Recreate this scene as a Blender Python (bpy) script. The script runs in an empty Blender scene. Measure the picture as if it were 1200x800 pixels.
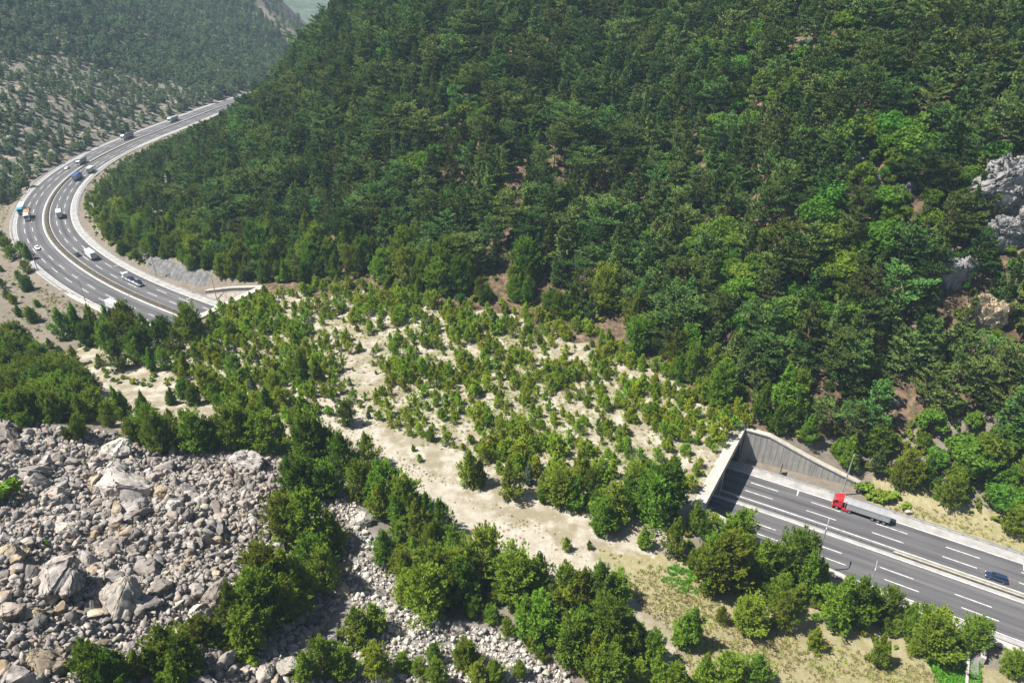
import bpy, bmesh, math, random
import numpy as np
from mathutils import Vector, Matrix

SC = bpy.context.scene
COL = SC.collection
rng = np.random.default_rng(11)
random.seed(5)
PI = math.pi

# ------------------------------------------------------------------ camera numbers
CAM_H = 125.0
PITCH = math.radians(30.0)
SN, CS = math.sin(PITCH), math.cos(PITCH)
FPX = 811.0                       # focal length in photograph pixels (1200 wide)


def ray_dir(u, v):
    t = (v - 400.0) / FPX
    return (u - 600.0) / FPX, CS - t * SN, -(SN + t * CS)


def at_z(u, v, z):
    a, b, c = ray_dir(u, v)
    d = (z - CAM_H) / c
    return np.array([a * d, b * d, z])


def at_d(u, v, d):
    a, b, c = ray_dir(u, v)
    return np.array([a * d, b * d, CAM_H + c * d])


def project(x, y, z):
    dep = y * CS + (CAM_H - z) * SN
    up = (CAM_H - z) * CS - y * SN
    dep = np.maximum(dep, 0.1)
    return 600.0 + FPX * x / dep, 400.0 + FPX * up / dep, dep


# ------------------------------------------------------------------ object helpers
def link(o, parent=None):
    COL.objects.link(o)
    if parent is not None:
        o.parent = parent
    return o


def tag(o, label=None, cat=None, group=None, kind=None):
    if label:
        o['label'] = label
    if cat:
        o['category'] = cat
    if group:
        o['group'] = group
    if kind:
        o['kind'] = kind
    return o


def empty(name, loc=(0, 0, 0), rz=0.0):
    o = bpy.data.objects.new(name, None)
    o.empty_display_size = 0.5
    o.location = loc
    o.rotation_euler = (0, 0, rz)
    return link(o)


def np_mesh(name, V, F, mats=(), smooth=False, matidx=None):
    """V (n,3); F (m,3) or (m,4)"""
    V = np.asarray(V, dtype=np.float32)
    F = np.asarray(F, dtype=np.int32)
    me = bpy.data.meshes.new(name)
    me.vertices.add(len(V))
    me.vertices.foreach_set('co', V.ravel())
    k = F.shape[1]
    me.loops.add(F.size)
    me.loops.foreach_set('vertex_index', F.ravel())
    me.polygons.add(len(F))
    me.polygons.foreach_set('loop_start', np.arange(0, F.size, k, dtype=np.int32))
    me.polygons.foreach_set('loop_total', np.full(len(F), k, dtype=np.int32))
    if smooth:
        me.polygons.foreach_set('use_smooth', np.ones(len(F), dtype=bool))
    if matidx is not None:
        me.polygons.foreach_set('material_index', np.asarray(matidx, dtype=np.int32))
    for m in mats:
        me.materials.append(m)
    me.update(calc_edges=True)
    me.validate()
    return me


class MB:
    """collects boxes, prisms and tubes; build() links them as one mesh object"""

    def __init__(self):
        self.v, self.f = [], []

    def box(self, lo, hi, M=None):
        x0, y0, z0 = lo
        x1, y1, z1 = hi
        c = [(x0, y0, z0), (x1, y0, z0), (x1, y1, z0), (x0, y1, z0), (x0, y0, z1), (x1, y0, z1), (x1, y1, z1), (x0, y1, z1)]
        return self.hexa(c, M)

    def hexa(self, c, M=None):
        b = len(self.v)
        for p in c:
            p = Vector(p)
            self.v.append(tuple(M @ p if M else p))
        for q in ((0, 3, 2, 1), (4, 5, 6, 7), (0, 1, 5, 4), (1, 2, 6, 5), (2, 3, 7, 6), (3, 0, 4, 7)):
            self.f.append(tuple(b + i for i in q))
        return self

    def prism_y(self, prof, y0, y1, M=None):
        """profile of (x,z) points swept from y0 to y1"""
        b = len(self.v)
        n = len(prof)
        for yy in (y0, y1):
            for (x, z) in prof:
                p = Vector((x, yy, z))
                self.v.append(tuple(M @ p if M else p))
        self.f.append(tuple(b + i for i in range(n)))
        self.f.append(tuple(b + n + i for i in reversed(range(n))))
        for i in range(n):
            j = (i + 1) % n
            self.f.append((b + j, b + i, b + n + i, b + n + j))
        return self

    def tube(self, pts, rads, n=8, cap=True):
        b = len(self.v)
        pts = [Vector(p) for p in pts]
        for i, p in enumerate(pts):
            d = (pts[min(i + 1, len(pts) - 1)] - pts[max(i - 1, 0)]).normalized()
            a = d.orthogonal().normalized()
            c = d.cross(a)
            for k in range(n):
                t = 2 * PI * k / n
                self.v.append(tuple(p + (a * math.cos(t) + c * math.sin(t)) * rads[i]))
        for i in range(len(pts) - 1):
            for k in range(n):
                q = (k + 1) % n
                self.f.append((b + i * n + k, b + i * n + q, b + (i + 1) * n + q, b + (i + 1) * n + k))
        if cap:
            self.f.append(tuple(b + k for k in reversed(range(n))))
            self.f.append(tuple(b + (len(pts) - 1) * n + k for k in range(n)))
        return self

    def strip(self, A, B):
        """ribbon between two polylines of equal length"""
        b = len(self.v)
        n = len(A)
        self.v += [tuple(p) for p in A] + [tuple(p) for p in B]
        for i in range(n - 1):
            self.f.append((b + i, b + i + 1, b + n + i + 1, b + n + i))
        return self

    def sweep(self, rings):
        """closed rings of points (same count) joined, both ends capped"""
        b = len(self.v)
        n = len(rings[0])
        for r in rings:
            self.v += [tuple(p) for p in r]
        for i in range(len(rings) - 1):
            for k in range(n):
                q = (k + 1) % n
                self.f.append((b + i * n + k, b + i * n + q, b + (i + 1) * n + q, b + (i + 1) * n + k))
        self.f.append(tuple(b + k for k in reversed(range(n))))
        self.f.append(tuple(b + (len(rings) - 1) * n + k for k in range(n)))
        return self

    def mesh(self, name, mat, bevel=0.0, smooth=False):
        me = bpy.data.meshes.new(name)
        me.from_pydata(self.v, [], self.f)
        bm = bmesh.new()
        bm.from_mesh(me)
        bmesh.ops.recalc_face_normals(bm, faces=bm.faces)
        if bevel > 0:
            bmesh.ops.bevel(bm, geom=list(bm.edges), offset=bevel, segments=1, affect='EDGES', clamp_overlap=True)
        bm.to_mesh(me)
        bm.free()
        if smooth:
            for p in me.polygons:
                p.use_smooth = True
        if mat:
            me.materials.append(mat)
        return me

    def build(self, name, mat, parent=None, bevel=0.0, smooth=False):
        return link(bpy.data.objects.new(name, self.mesh(name, mat, bevel, smooth)), parent)


# ------------------------------------------------------------------ material helpers
def mat_new(name):
    m = bpy.data.materials.new(name)
    m.use_nodes = True
    nt = m.node_tree
    nt.nodes.clear()
    out = nt.nodes.new('ShaderNodeOutputMaterial')
    return m, nt, out


def nd(nt, typ, **kw):
    n = nt.nodes.new(typ)
    for k, v in kw.items():
        if k == 'inp':
            for i, x in v.items():
                n.inputs[i].default_value = x
        else:
            setattr(n, k, v)
    return n


def ramp(nt, stops, interp='LINEAR'):
    r = nt.nodes.new('ShaderNodeValToRGB')
    r.color_ramp.interpolation = interp
    e = r.color_ramp.elements
    e[0].position, e[0].color = stops[0][0], (*stops[0][1], 1)
    e[1].position, e[1].color = stops[1][0], (*stops[1][1], 1)
    for p, c in stops[2:]:
        q = e.new(p)
        q.color = (*c, 1)
    return r


def mix_rgb(nt, fac, a, b, blend='MIX'):
    m = nt.nodes.new('ShaderNodeMix')
    m.data_type = 'RGBA'
    m.blend_type = blend
    for sock, val in ((m.inputs[0], fac), (m.inputs[6], a), (m.inputs[7], b)):
        if hasattr(val, 'is_output') or isinstance(val, bpy.types.NodeSocket):
            nt.links.new(val, sock)
        elif isinstance(val, (int, float)):
            sock.default_value = val
        else:
            sock.default_value = (*val, 1)
    return m.outputs[2]


def math_n(nt, op, a, b=None, clamp=False):
    m = nt.nodes.new('ShaderNodeMath')
    m.operation = op
    m.use_clamp = clamp
    for i, v in ((0, a), (1, b)):
        if v is None:
            continue
        if isinstance(v, (int, float)):
            m.inputs[i].default_value = v
        else:
            nt.links.new(v, m.inputs[i])
    return m.outputs[0]


def noise(nt, vec, scale, detail=4.0, rough=0.55):
    n = nt.nodes.new('ShaderNodeTexNoise')
    n.inputs['Scale'].default_value = scale
    n.inputs['Detail'].default_value = detail
    n.inputs['Roughness'].default_value = rough
    if vec is not None:
        nt.links.new(vec, n.inputs['Vector'])
    return n.outputs['Fac']


def principled(nt, out, rough=0.8, spec=0.3, metal=0.0):
    p = nt.nodes.new('ShaderNodeBsdfPrincipled')
    p.inputs['Roughness'].default_value = rough
    p.inputs['Specular IOR Level'].default_value = spec
    p.inputs['Metallic'].default_value = metal
    nt.links.new(p.outputs[0], out.inputs['Surface'])
    return p


def simple_mat(name, col, rough=0.7, spec=0.3, metal=0.0, var=0.12, scale=1.5, coat=0.0):
    """base colour broken up by two octaves of object-space noise (dust and wear)"""
    m, nt, out = mat_new(name)
    p = principled(nt, out, rough, spec, metal)
    tc = nd(nt, 'ShaderNodeTexCoord')
    f = noise(nt, tc.outputs['Object'], scale, 5, 0.65)
    r = ramp(nt, [(0.25, tuple(c * (1 - var) for c in col)), (0.75, tuple(min(1, c * (1 + var)) for c in col))])
    nt.links.new(f, r.inputs[0])
    nt.links.new(r.outputs[0], p.inputs['Base Color'])
    if coat:
        p.inputs['Coat Weight'].default_value = coat
        p.inputs['Coat Roughness'].default_value = 0.1
    return m


# ------------------------------------------------------------------ smooth noise in numpy
class VNoise:
    def __init__(self, seed, n=256):
        self.n = n
        self.t = np.random.default_rng(seed).random((n, n))

    def __call__(self, x, y):
        n = self.n
        xi = np.floor(x).astype(int)
        yi = np.floor(y).astype(int)
        fx = x - xi
        fy = y - yi
        fx = fx * fx * (3 - 2 * fx)
        fy = fy * fy * (3 - 2 * fy)
        t = self.t
        a = t[xi % n, yi % n]
        b = t[(xi + 1) % n, yi % n]
        c = t[xi % n, (yi + 1) % n]
        d = t[(xi + 1) % n, (yi + 1) % n]
        return (a * (1 - fx) + b * fx) * (1 - fy) + (c * (1 - fx) + d * fx) * fy


def fbm(seed, x, y, scale, octs=4, gain=0.5):
    s, a, tot = 0.0, 1.0, 0.0
    for k in range(octs):
        s = s + a * (VNoise(seed * 17 + k)(x / scale * 2 ** k + 31.7 * k, y / scale * 2 ** k + 11.3 * k) - 0.5)
        tot += a
        a *= gain
    return s / tot * 2.0        # about -1..1


def in_poly(u, v, poly):
    u = np.asarray(u, float)
    v = np.asarray(v, float)
    res = np.zeros(u.shape, bool)
    n = len(poly)
    for i in range(n):
        x0, y0 = poly[i]
        x1, y1 = poly[(i + 1) % n]
        if y0 == y1:
            continue
        c = ((v >= min(y0, y1)) & (v < max(y0, y1)) & (u < (v - y0) * (x1 - x0) / (y1 - y0) + x0))
        res ^= c
    return res


def smooth(a, b, x):
    t = np.clip((x - a) / (b - a), 0, 1)
    return t * t * (3 - 2 * t)


# ------------------------------------------------------------------ road centre line (metres)
_far = [(-150, 860), (-205, 765), (-240, 680), (-257, 613), (-265, 560), (-271.5, 527), (-275.4, 501.5), (-277, 474.4), (-276, 445), (-271.8, 417), (-266.2, 396),
        (-258, 373.5), (-248, 352.6), (-236.5, 333), (-226, 318.6), (-215, 306), (-203, 294), (-189.5, 281.5), (-175, 269.2), (-161.6, 259),
        (-147.5, 249.6), (-131.5, 239.6), (-108.7, 225.8), (-80, 209.5), (-40, 188), (0, 166.5), (30, 150.6), (54.8, 136.8)]
O_NEAR = np.array([60.8, 134.1])
T_NEAR = np.array([0.8634, -0.5045])
_pts = np.array(_far + [tuple(O_NEAR + T_NEAR * a) for a in (8, 30, 60, 100, 150, 200, 260, 330)], float)


def catmull(P, step=1.0):
    out = []
    for i in range(len(P) - 1):
        p0, p1, p2, p3 = P[max(i - 1, 0)], P[i], P[i + 1], P[min(i + 2, len(P) - 1)]
        n = max(2, int(np.linalg.norm(p2 - p1) / step))
        for k in range(n):
            t = k / n
            out.append(0.5 * ((2 * p1) + (-p0 + p2) * t + (2 * p0 - 5 * p1 + 4 * p2 - p3) * t * t + (-p0 + 3 * p1 - 3 * p2 + p3) * t ** 3))
    out.append(P[-1])
    return np.array(out)


def resample(P, step):
    L = np.r_[0, np.cumsum(np.linalg.norm(np.diff(P, axis=0), axis=1))]
    s = np.arange(0, L[-1], step)
    return np.c_[np.interp(s, L, P[:, 0]), np.interp(s, L, P[:, 1])]


CL = resample(catmull(_pts), 2.0)
_k = np.ones(17) / 17
for _ in range(3):
    e0, e1 = CL[:8].copy(), CL[-8:].copy()
    CL = np.c_[np.convolve(CL[:, 0], _k, 'same'), np.convolve(CL[:, 1], _k, 'same')]
    CL[:8], CL[-8:] = e0, e1
CL = resample(CL, 2.0)
CT = np.gradient(CL, axis=0)
CT /= np.linalg.norm(CT, axis=1)[:, None]
CN = np.c_[-CT[:, 1], CT[:, 0]]            # + side = uphill / inner side
CSL = np.arange(len(CL)) * 2.0
_i0 = np.argmin(((CL - O_NEAR) ** 2).sum(1))
S0 = CSL[_i0] + float((O_NEAR - CL[_i0]) @ CT[_i0])
CSL = CSL - S0                              # s = 0 at the reference point inside the near cut
_if = np.argmin(((CL - np.array([-108.7, 225.8])) ** 2).sum(1))
SF = CSL[_if]                               # s of the far head wall
SNP = -7.0                                  # s of the near head wall
S_MAX = CSL[-1]
S_MIN = CSL[0]


def road_pt(s, n, z=0.0):
    i = np.clip(np.interp(s, CSL, np.arange(len(CSL))), 0, len(CSL) - 1.001)
    k = int(i)
    f = i - k
    p = CL[k] * (1 - f) + CL[k + 1] * f
    q = CN[k] * (1 - f) + CN[k + 1] * f
    q = q / np.linalg.norm(q)
    return (p[0] + q[0] * n, p[1] + q[1] * n, z)


def road_dir(s):
    k = int(np.clip(np.interp(s, CSL, np.arange(len(CSL))), 0, len(CSL) - 1))
    return CT[k]


def to_road(x, y):
    x = np.asarray(x, float).ravel()
    y = np.asarray(y, float).ravel()
    S = np.empty(len(x))
    N = np.empty(len(x))
    for a in range(0, len(x), 20000):
        X, Y = x[a:a + 20000], y[a:a + 20000]
        d = (X[:, None] - CL[None, :, 0]) ** 2 + (Y[:, None] - CL[None, :, 1]) ** 2
        k = d.argmin(1)
        dx, dy = X - CL[k, 0], Y - CL[k, 1]
        S[a:a + 20000] = CSL[k] + dx * CT[k, 0] + dy * CT[k, 1]
        N[a:a + 20000] = dx * CN[k, 0] + dy * CN[k, 1]
    return S, N


# wall tops along the two cuts: (s, n, top height)
W_NEAR_UP = [(-5.7, 17.6, 9.6), (0.3, 18.1, 9.3), (12, 18.9, 5.2), (24.3, 20.2, 1.3)]
W_NEAR_DN = [(-8.3, -17.4, 9.2), (-1, -17.3, 7.8), (3.7, -17.2, 5.6), (17, -16.9, 4.3), (30, -16.6, 2.6), (42, -16.4, 1.3), (62, -16.3, 0.95), (150, -16.3, 0.9), (300, -16.3, 0.9)]
W_FAR_UP = [(SF - 28, 15.2, 2.6), (SF - 14, 17.6, 6.4), (SF, 20.4, 9.0)]
W_FAR_DN = [(SF - 75, -15.6, 0.8), (SF - 45, -15.6, 1.4), (SF - 20, -15.6, 3.6), (SF, -15.8, 9.0)]


def interp_wall(W, s):
    a = np.array(W)
    return np.interp(s, a[:, 0], a[:, 1]), np.interp(s, a[:, 0], a[:, 2])


# ------------------------------------------------------------------ terrain control points
_uvz = [
    # planted field over the tunnel
    (300, 362, 9), (400, 400, 9.5), (500, 450, 9.5), (600, 500, 9.5), (700, 540, 9.4), (800, 575, 9.3), (838, 606, 8.9), (450, 520, 9.5), (560, 620, 9.2),
    (650, 640, 9), (750, 700, 7.5), (850, 690, 5.6), (900, 760, 3.6), (1000, 770, 1.9), (1120, 795, 0.4), (700, 425, 11), (850, 490, 10.5), (550, 385, 11.3),
    (400, 350, 11), (250, 420, 8.5), (180, 430, 7), (130, 425, 5.5), (350, 450, 9.2), (800, 640, 8.4),
    # bare slope left of the curve
    (20, 300, -1.5), (30, 350, -0.5), (0, 320, -2), (70, 385, 2), (-60, 300, -2), (-60, 380, 3),
    # dark pines behind the crest
    (60, 435, 5), (0, 450, 9), (110, 480, 10),
    # scree slope
    (0, 497, 22), (60, 503, 20), (150, 530, 17), (250, 548, 14.5), (330, 558, 12.5), (350, 620, 12.5), (390, 700, 12.5), (430, 640, 10.8), (450, 760, 10.5),
    (520, 760, 9.5), (620, 780, 8), (700, 780, 7), (560, 690, 9.2), (0, 600, 30), (0, 700, 36), (0, 800, 41), (150, 600, 22.5), (150, 700, 26.5), (150, 800, 29.5),
    (280, 650, 17), (280, 740, 19), (330, 800, 18), (250, 600, 18),
    (0, 950, 48), (300, 950, 25), (600, 950, 8), (900, 950, 2), (-200, 800, 60), (-200, 600, 46), (-200, 480, 28), (-200, 400, 12),
    # foot of the main hill and its face
    (110, 240, 1.5), (140, 285, 2), (180, 312, 4), (240, 322, 6), (300, 330, 9), (200, 240, 8), (250, 200, 13), (300, 260, 14), (300, 190, 24), (350, 290, 13),
    (400, 335, 12), (400, 270, 22), (400, 200, 34), (400, 100, 59), (400, 10, 88), (500, 360, 12), (500, 250, 29), (500, 130, 56), (500, 20, 88),
    (600, 367, 12), (600, 300, 23), (600, 200, 43), (600, 100, 67), (600, 0, 98),
    (700, 390, 13.5), (700, 300, 25),
    (800, 440, 12.5), (800, 350, 21), (800, 250, 38), (800, 150, 60), (800, 50, 85), (800, 0, 99),
    (1000, 520, 9.5), (1000, 430, 22), (1000, 330, 38), (1000, 230, 57), (1000, 130, 77), (1000, 30, 98),
    (1200, 600, 6), (1200, 500, 17), (1200, 400, 32), (1200, 300, 48), (1200, 200, 66), (1200, 100, 85), (1200, 0, 106),
    (1100, 575, 6.5), (1100, 450, 25), (1450, 640, 3), (1450, 450, 28), (1450, 250, 62), (1450, 60, 100),
    # far hill beyond the curve
    (0, 195, 2), (150, 152, 3), (250, 108, 4), (0, 100, 34), (0, 0, 79), (60, 150, 14), (150, 100, 16), (150, 50, 37), (150, 0, 66),
]
_uvd = [(250, 100, 640), (250, 50, 800), (250, 0, 930), (300, 60, 850), (300, 0, 1000), (345, 42, 930), (330, 20, 985), (290, -20, 1010), (100, -60, 900), (0, -60, 800)]
_xyz = [
    # crest of the spur and the ground behind it
    (-224, 568, 0.5), (-152, 500, 37), (-103, 470, 81), (-192, 548, 9), (-150, 580, 42), (-190, 600, 8), (-215, 640, 0), (-190, 690, 4), (-60, 560, 110),
    (0, 520, 140), (150, 480, 150), (320, 430, 160), (330, 250, 95), (-100, 700, 70), (0, 800, 130), (200, 700, 180), (-60, 900, 20), (-130, 850, 4), (-400, 400, 6), (-440, 480, 28), (-480, 600, 62), (-290, 1100, -12), (-310, 1230, -20), (-250, 1000, -14), (-250, 1230, -35), (-80, 1000, -20), (60, 1000, 20),
    (-150, 1150, -30), (-550, 1150, 190), (-600, 900, 160), (-620, 600, 110), (-600, 350, 60), (-500, 200, 45), (-300, 120, 55), (-200, 20, 70), (-350, 0, 95), (-60, -40, 45), (100, -40, 2), (300, -60, 0),
    (300, 60, 2), (420, 0, 0), (420, 120, 30), (450, 300, 110), (450, 600, 190), (450, 1000, 150), (250, 1150, 80),
]
_cp = np.array([at_z(*p) for p in _uvz] + [at_d(*p) for p in _uvd] + [np.array(p, float) for p in _xyz])
_near_beam = []
for _s, _n in ((-12, 17), (-12, 0), (-12, -16), (-25, 12), (-25, -12)):
    _near_beam.append((*road_pt(_s, _n)[:2], 9.3))
for _s, _n in ((SF + 8, 18), (SF + 8, 0), (SF + 8, -15)):
    _near_beam.append((*road_pt(_s, _n)[:2], 8.7))
_cp = np.vstack([_cp, np.array(_near_beam)])


def _U(r2):
    return np.where(r2 > 1e-9, 0.5 * r2 * np.log(np.maximum(r2, 1e-9)), 0.0)


_SCL = 100.0
_C = _cp[:, :2] / _SCL
_n = len(_C)
_K = _U(((_C[:, None] - _C[None]) ** 2).sum(2)) + np.eye(_n) * 0.004
_P = np.c_[np.ones(_n), _C]
_A = np.zeros((_n + 3, _n + 3))
_A[:_n, :_n], _A[:_n, _n:], _A[_n:, :_n] = _K, _P, _P.T
_W = np.linalg.solve(_A, np.r_[_cp[:, 2], np.zeros(3)])


def tps(x, y):
    x = np.ravel(x) / _SCL
    y = np.ravel(y) / _SCL
    out = np.empty(len(x))
    for a in range(0, len(x), 30000):
        X, Y = x[a:a + 30000], y[a:a + 30000]
        r2 = (X[:, None] - _C[None, :, 0]) ** 2 + (Y[:, None] - _C[None, :, 1]) ** 2
        out[a:a + 30000] = _U(r2) @ _W[:_n] + _W[_n] + _W[_n + 1] * X + _W[_n + 2] * Y
    return out


def axis(stops):
    """stops: (start, step) ... (end, None)"""
    out = []
    for (a, st), (b, _) in zip(stops[:-1], stops[1:]):
        n = max(1, round((b - a) / st))
        out += list(a + (b - a) * np.arange(n) / n)
    return np.array(out + [stops[-1][0]])


GX = axis([(-760, 9), (-330, 4), (-150, 1.2), (-85, 2.2), (25, 1.0), (105, 1.6), (190, 4), (300, 9), (560, None)])
GY = axis([(-90, 5), (20, 1.8), (95, 1.0), (160, 1.7), (195, 1.2), (262, 2.2), (400, 4), (620, 8), (1260, None)])
XX, YY = np.meshgrid(GX, GY)
ZT = tps(XX, YY)
RS, RN = to_road(XX, YY)
_x, _y = XX.ravel(), YY.ravel()
_pu, _pv, _pd = project(_x, _y, ZT)

SCREE = [(-60, 490), (0, 492), (60, 500), (130, 512), (170, 535), (250, 540), (330, 550), (345, 600), (400, 580), (440, 600), (470, 640), (470, 690), (520, 725), (600, 735), (650, 790), (690, 830), (700, 980), (-400, 980), (-400, 470)]


def soft_poly(poly, u, v, wob, seed, n=1.0):
    """0/1 mask with an uneven border"""
    a = u + wob * fbm(seed, _x, _y, 9.0, 3)
    b = v + wob * fbm(seed + 1, _x, _y, 9.0, 3)
    return in_poly(a, b, poly).astype(float)


M_SCREE = soft_poly(SCREE, _pu, _pv, 16, 3)

# natural roughness, gullies on the hills
_hill = smooth(12, 40, ZT) * (1 - smooth(-40, 40, -( _y - 120) ) )
_hill = np.where(_y > 150, smooth(11, 40, ZT), 0)
ZN = ZT + _hill * (5.0 * fbm(21, _x * 0.8 + _y * 0.55, _y * 0.35 - _x * 0.2, 55, 4) + 2.4 * fbm(22, _x, _y, 22, 4))
ZN += 0.35 * fbm(23, _x, _y, 9, 3) + 0.9 * (1 - _hill) * fbm(29, _x, _y, 30, 2)
ZN += M_SCREE * (2.3 * fbm(24, _x, _y, 10, 3) + 1.1 * fbm(25, _x, _y, 3.5, 3))


def cut_terrain(z, s, n):
    """benches the ground down (or up) to the road outside the tunnel and hides it behind the walls"""
    z = z.copy()
    open_near = s > SNP - 0.6 - 1.3 * (-n / 17.0)
    open_far = s < SF + 0.6
    is_open = open_near | open_far
    up = n >= 0
    wn = np.where(up, 15.0, -15.0)
    top = np.zeros_like(z)
    EX_NU = W_NEAR_UP + [(44, 15.4, 0.3), (400, 15.4, 0.3)]
    EX_ND = W_NEAR_DN[:6] + [(70, -16.3, 0.55), (400, -16.3, 0.5)]
    EX_FU = [(SF - 700, 15.3, 0.3), (SF - 55, 15.3, 0.3)] + W_FAR_UP
    EX_FD = [(SF - 700, -15.8, 0.2), (SF - 90, -15.8, 0.2)] + W_FAR_DN
    for W, msk in ((EX_NU, up & (s > -60)), (EX_ND, (~up) & (s > -60)), (EX_FU, up & (s < SF + 60)), (EX_FD, (~up) & (s < SF + 60))):
        a, t = interp_wall(W, s)
        wn = np.where(msk, a, wn)
        top = np.where(msk, t, top)
    dist = np.abs(n) - np.abs(wn)
    inner = np.where(up, np.where((s > -30) & (s < 24.6) | (s > SF - 28.5) & (s < SF + 30), 0.6, 0.0), np.where((s > -30) & (s < 62) | (s > SF - 75.5) & (s < SF + 30), 0.6, 0.0))
    base = top - 0.30
    k_up = np.where(up, 0.75 - 0.2 * smooth(5, 40, s), 0.35)
    k_up = np.where(up & (s < SF + 40), 0.75 + 0.35 * smooth(SF, SF - 40, s), k_up)
    hi = base + k_up * np.maximum(dist - 3.0, 0)
    lo = base - 0.55 * np.maximum(dist - 1.5, 0)
    zo = np.clip(z, lo, np.maximum(hi, lo))
    fade = smooth(60, 25, dist)
    zo = z * (1 - fade) + zo * fade
    zi = np.full_like(z, -0.30)
    zz = np.where(dist > inner, zo, zi)
    return np.where(is_open, zz, z), is_open, dist - inner


ZN, OPEN, EDGE = cut_terrain(ZN, RS, RN)
ZG = ZN.reshape(XX.shape)


def height(x, y):
    x = np.asarray(x, float)
    y = np.asarray(y, float)
    i = np.clip(np.searchsorted(GX, x) - 1, 0, len(GX) - 2)
    j = np.clip(np.searchsorted(GY, y) - 1, 0, len(GY) - 2)
    fx = np.clip((x - GX[i]) / (GX[i + 1] - GX[i]), 0, 1)
    fy = np.clip((y - GY[j]) / (GY[j + 1] - GY[j]), 0, 1)
    return (ZG[j, i] * (1 - fx) + ZG[j, i + 1] * fx) * (1 - fy) + (ZG[j + 1, i] * (1 - fx) + ZG[j + 1, i + 1] * fx) * fy


def ground_at(u, v):
    """where the ray through a photograph pixel meets the ground"""
    a, b, c = ray_dir(u, v)
    d = np.arange(40, 1300, 0.5)
    z = CAM_H + c * d
    g = height(a * d, b * d)
    k = np.argmax(z < g)
    if k == 0:
        k = len(d) - 1
    return a * d[k], b * d[k], g[k], d[k]


def visible(x, y, z, steps=60):
    """is the point seen from the viewpoint over the bare ground"""
    ok = np.ones(len(x), bool)
    for f in np.linspace(0.35, 0.985, steps):
        g = height(x * f, y * f)
        ok &= (CAM_H + (z - CAM_H) * f) > g - 0.5
    return ok

# ================================================================== WORLD, SUN, CAMERA
world = bpy.data.worlds.new('World')
SC.world = world
world.use_nodes = True
wt = world.node_tree
wt.nodes.clear()
_wo = wt.nodes.new('ShaderNodeOutputWorld')
_bg = wt.nodes.new('ShaderNodeBackground')
_sky = wt.nodes.new('ShaderNodeTexSky')
_sky.sky_type = 'NISHITA'
_sky.sun_disc = False
SUN_EL = math.radians(58.5)
SUN_AZ = (-0.9955, -0.095)
_sky.sun_elevation = SUN_EL
_sky.sun_rotation = math.atan2(SUN_AZ[0], SUN_AZ[1])
_sky.altitude = 400
_sky.dust_density = 1.5
_bg.inputs['Strength'].default_value = 0.05
wt.links.new(_sky.outputs[0], _bg.inputs[0])
wt.links.new(_bg.outputs[0], _wo.inputs[0])

_sun = bpy.data.lights.new('sun', 'SUN')
_sun.energy = 5.0
_sun.angle = math.radians(0.53)
_sun.color = (1.0, 0.955, 0.88)
sun = link(bpy.data.objects.new('sun', _sun))
_d = Vector((SUN_AZ[0] * math.cos(SUN_EL), SUN_AZ[1] * math.cos(SUN_EL), math.sin(SUN_EL)))
sun.rotation_euler = _d.to_track_quat('Z', 'Y').to_euler()
sun.location = (-200, 100, 400)

cam_d = bpy.data.cameras.new('camera')
cam_d.sensor_width = 36.0
cam_d.lens = 36.0 * FPX / 1200.0
cam_d.clip_start = 1.0
cam_d.clip_end = 12000
cam = link(bpy.data.objects.new('camera', cam_d))
cam.location = (0, 0, CAM_H)
cam.rotation_euler = (PI / 2 - PITCH, 0, 0)
SC.camera = cam
SC.view_settings.view_transform = 'Standard'
SC.view_settings.look = 'None'
SC.view_settings.exposure = 1.12
SC.view_settings.gamma = 1.0
SC.render.resolution_x, SC.render.resolution_y = 1024, 682
SC.cycles.volume_bounces = 0
SC.cycles.max_bounces = 6
SC.cycles.diffuse_bounces = 3
SC.cycles.transmission_bounces = 3
SC.cycles.volume_step_rate = 5.0
SC.cycles.use_denoising = True

# ================================================================== TERRAIN
SAND = [(240, 395), (300, 348), (420, 345), (600, 372), (760, 435), (885, 495), (835, 575), (845, 612), (780, 640), (830, 700), (900, 745), (1010, 765), (1100, 800), (760, 800),
        (640, 665), (520, 620), (440, 560), (400, 515), (330, 545), (230, 540), (160, 520), (110, 490), (90, 440), (60, 412)]
DRYG = [(700, 640), (780, 650), (850, 660), (900, 670), (960, 700), (1060, 735), (1140, 765), (1215, 790), (1230, 900), (760, 860), (820, 760), (740, 700)]
PATH = [(330, 420), (420, 480), (500, 555), (560, 590), (650, 632), (770, 690), (740, 700), (640, 665), (540, 640), (440, 560), (380, 500), (300, 450)]
FARB = [(-80, 80), (60, 66), (140, 92), (240, 100), (252, 122), (190, 145), (110, 180), (60, 215), (-80, 240)]
m_sand = soft_poly(SAND, _pu, _pv, 14, 41)
m_path = soft_poly(PATH, _pu, _pv, 12, 43)
m_dry = soft_poly(DRYG, _pu, _pv, 18, 45)
m_farb = soft_poly(FARB, _pu, _pv, 20, 47) * (_pd > 330)
m_for = ((_y > 150) & (ZT > 9) & (m_sand < .5) & (_pd < 760) & (M_SCREE < .5) & (RN > 0)).astype(float)
m_verge = ((np.abs(RN) > 14) & (np.abs(RN) < np.where(RS > 0, 24, 21)) & OPEN & ((RS > 27) | (RS < SF - 75) & (RN < 0))).astype(float) * 0.8
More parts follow.
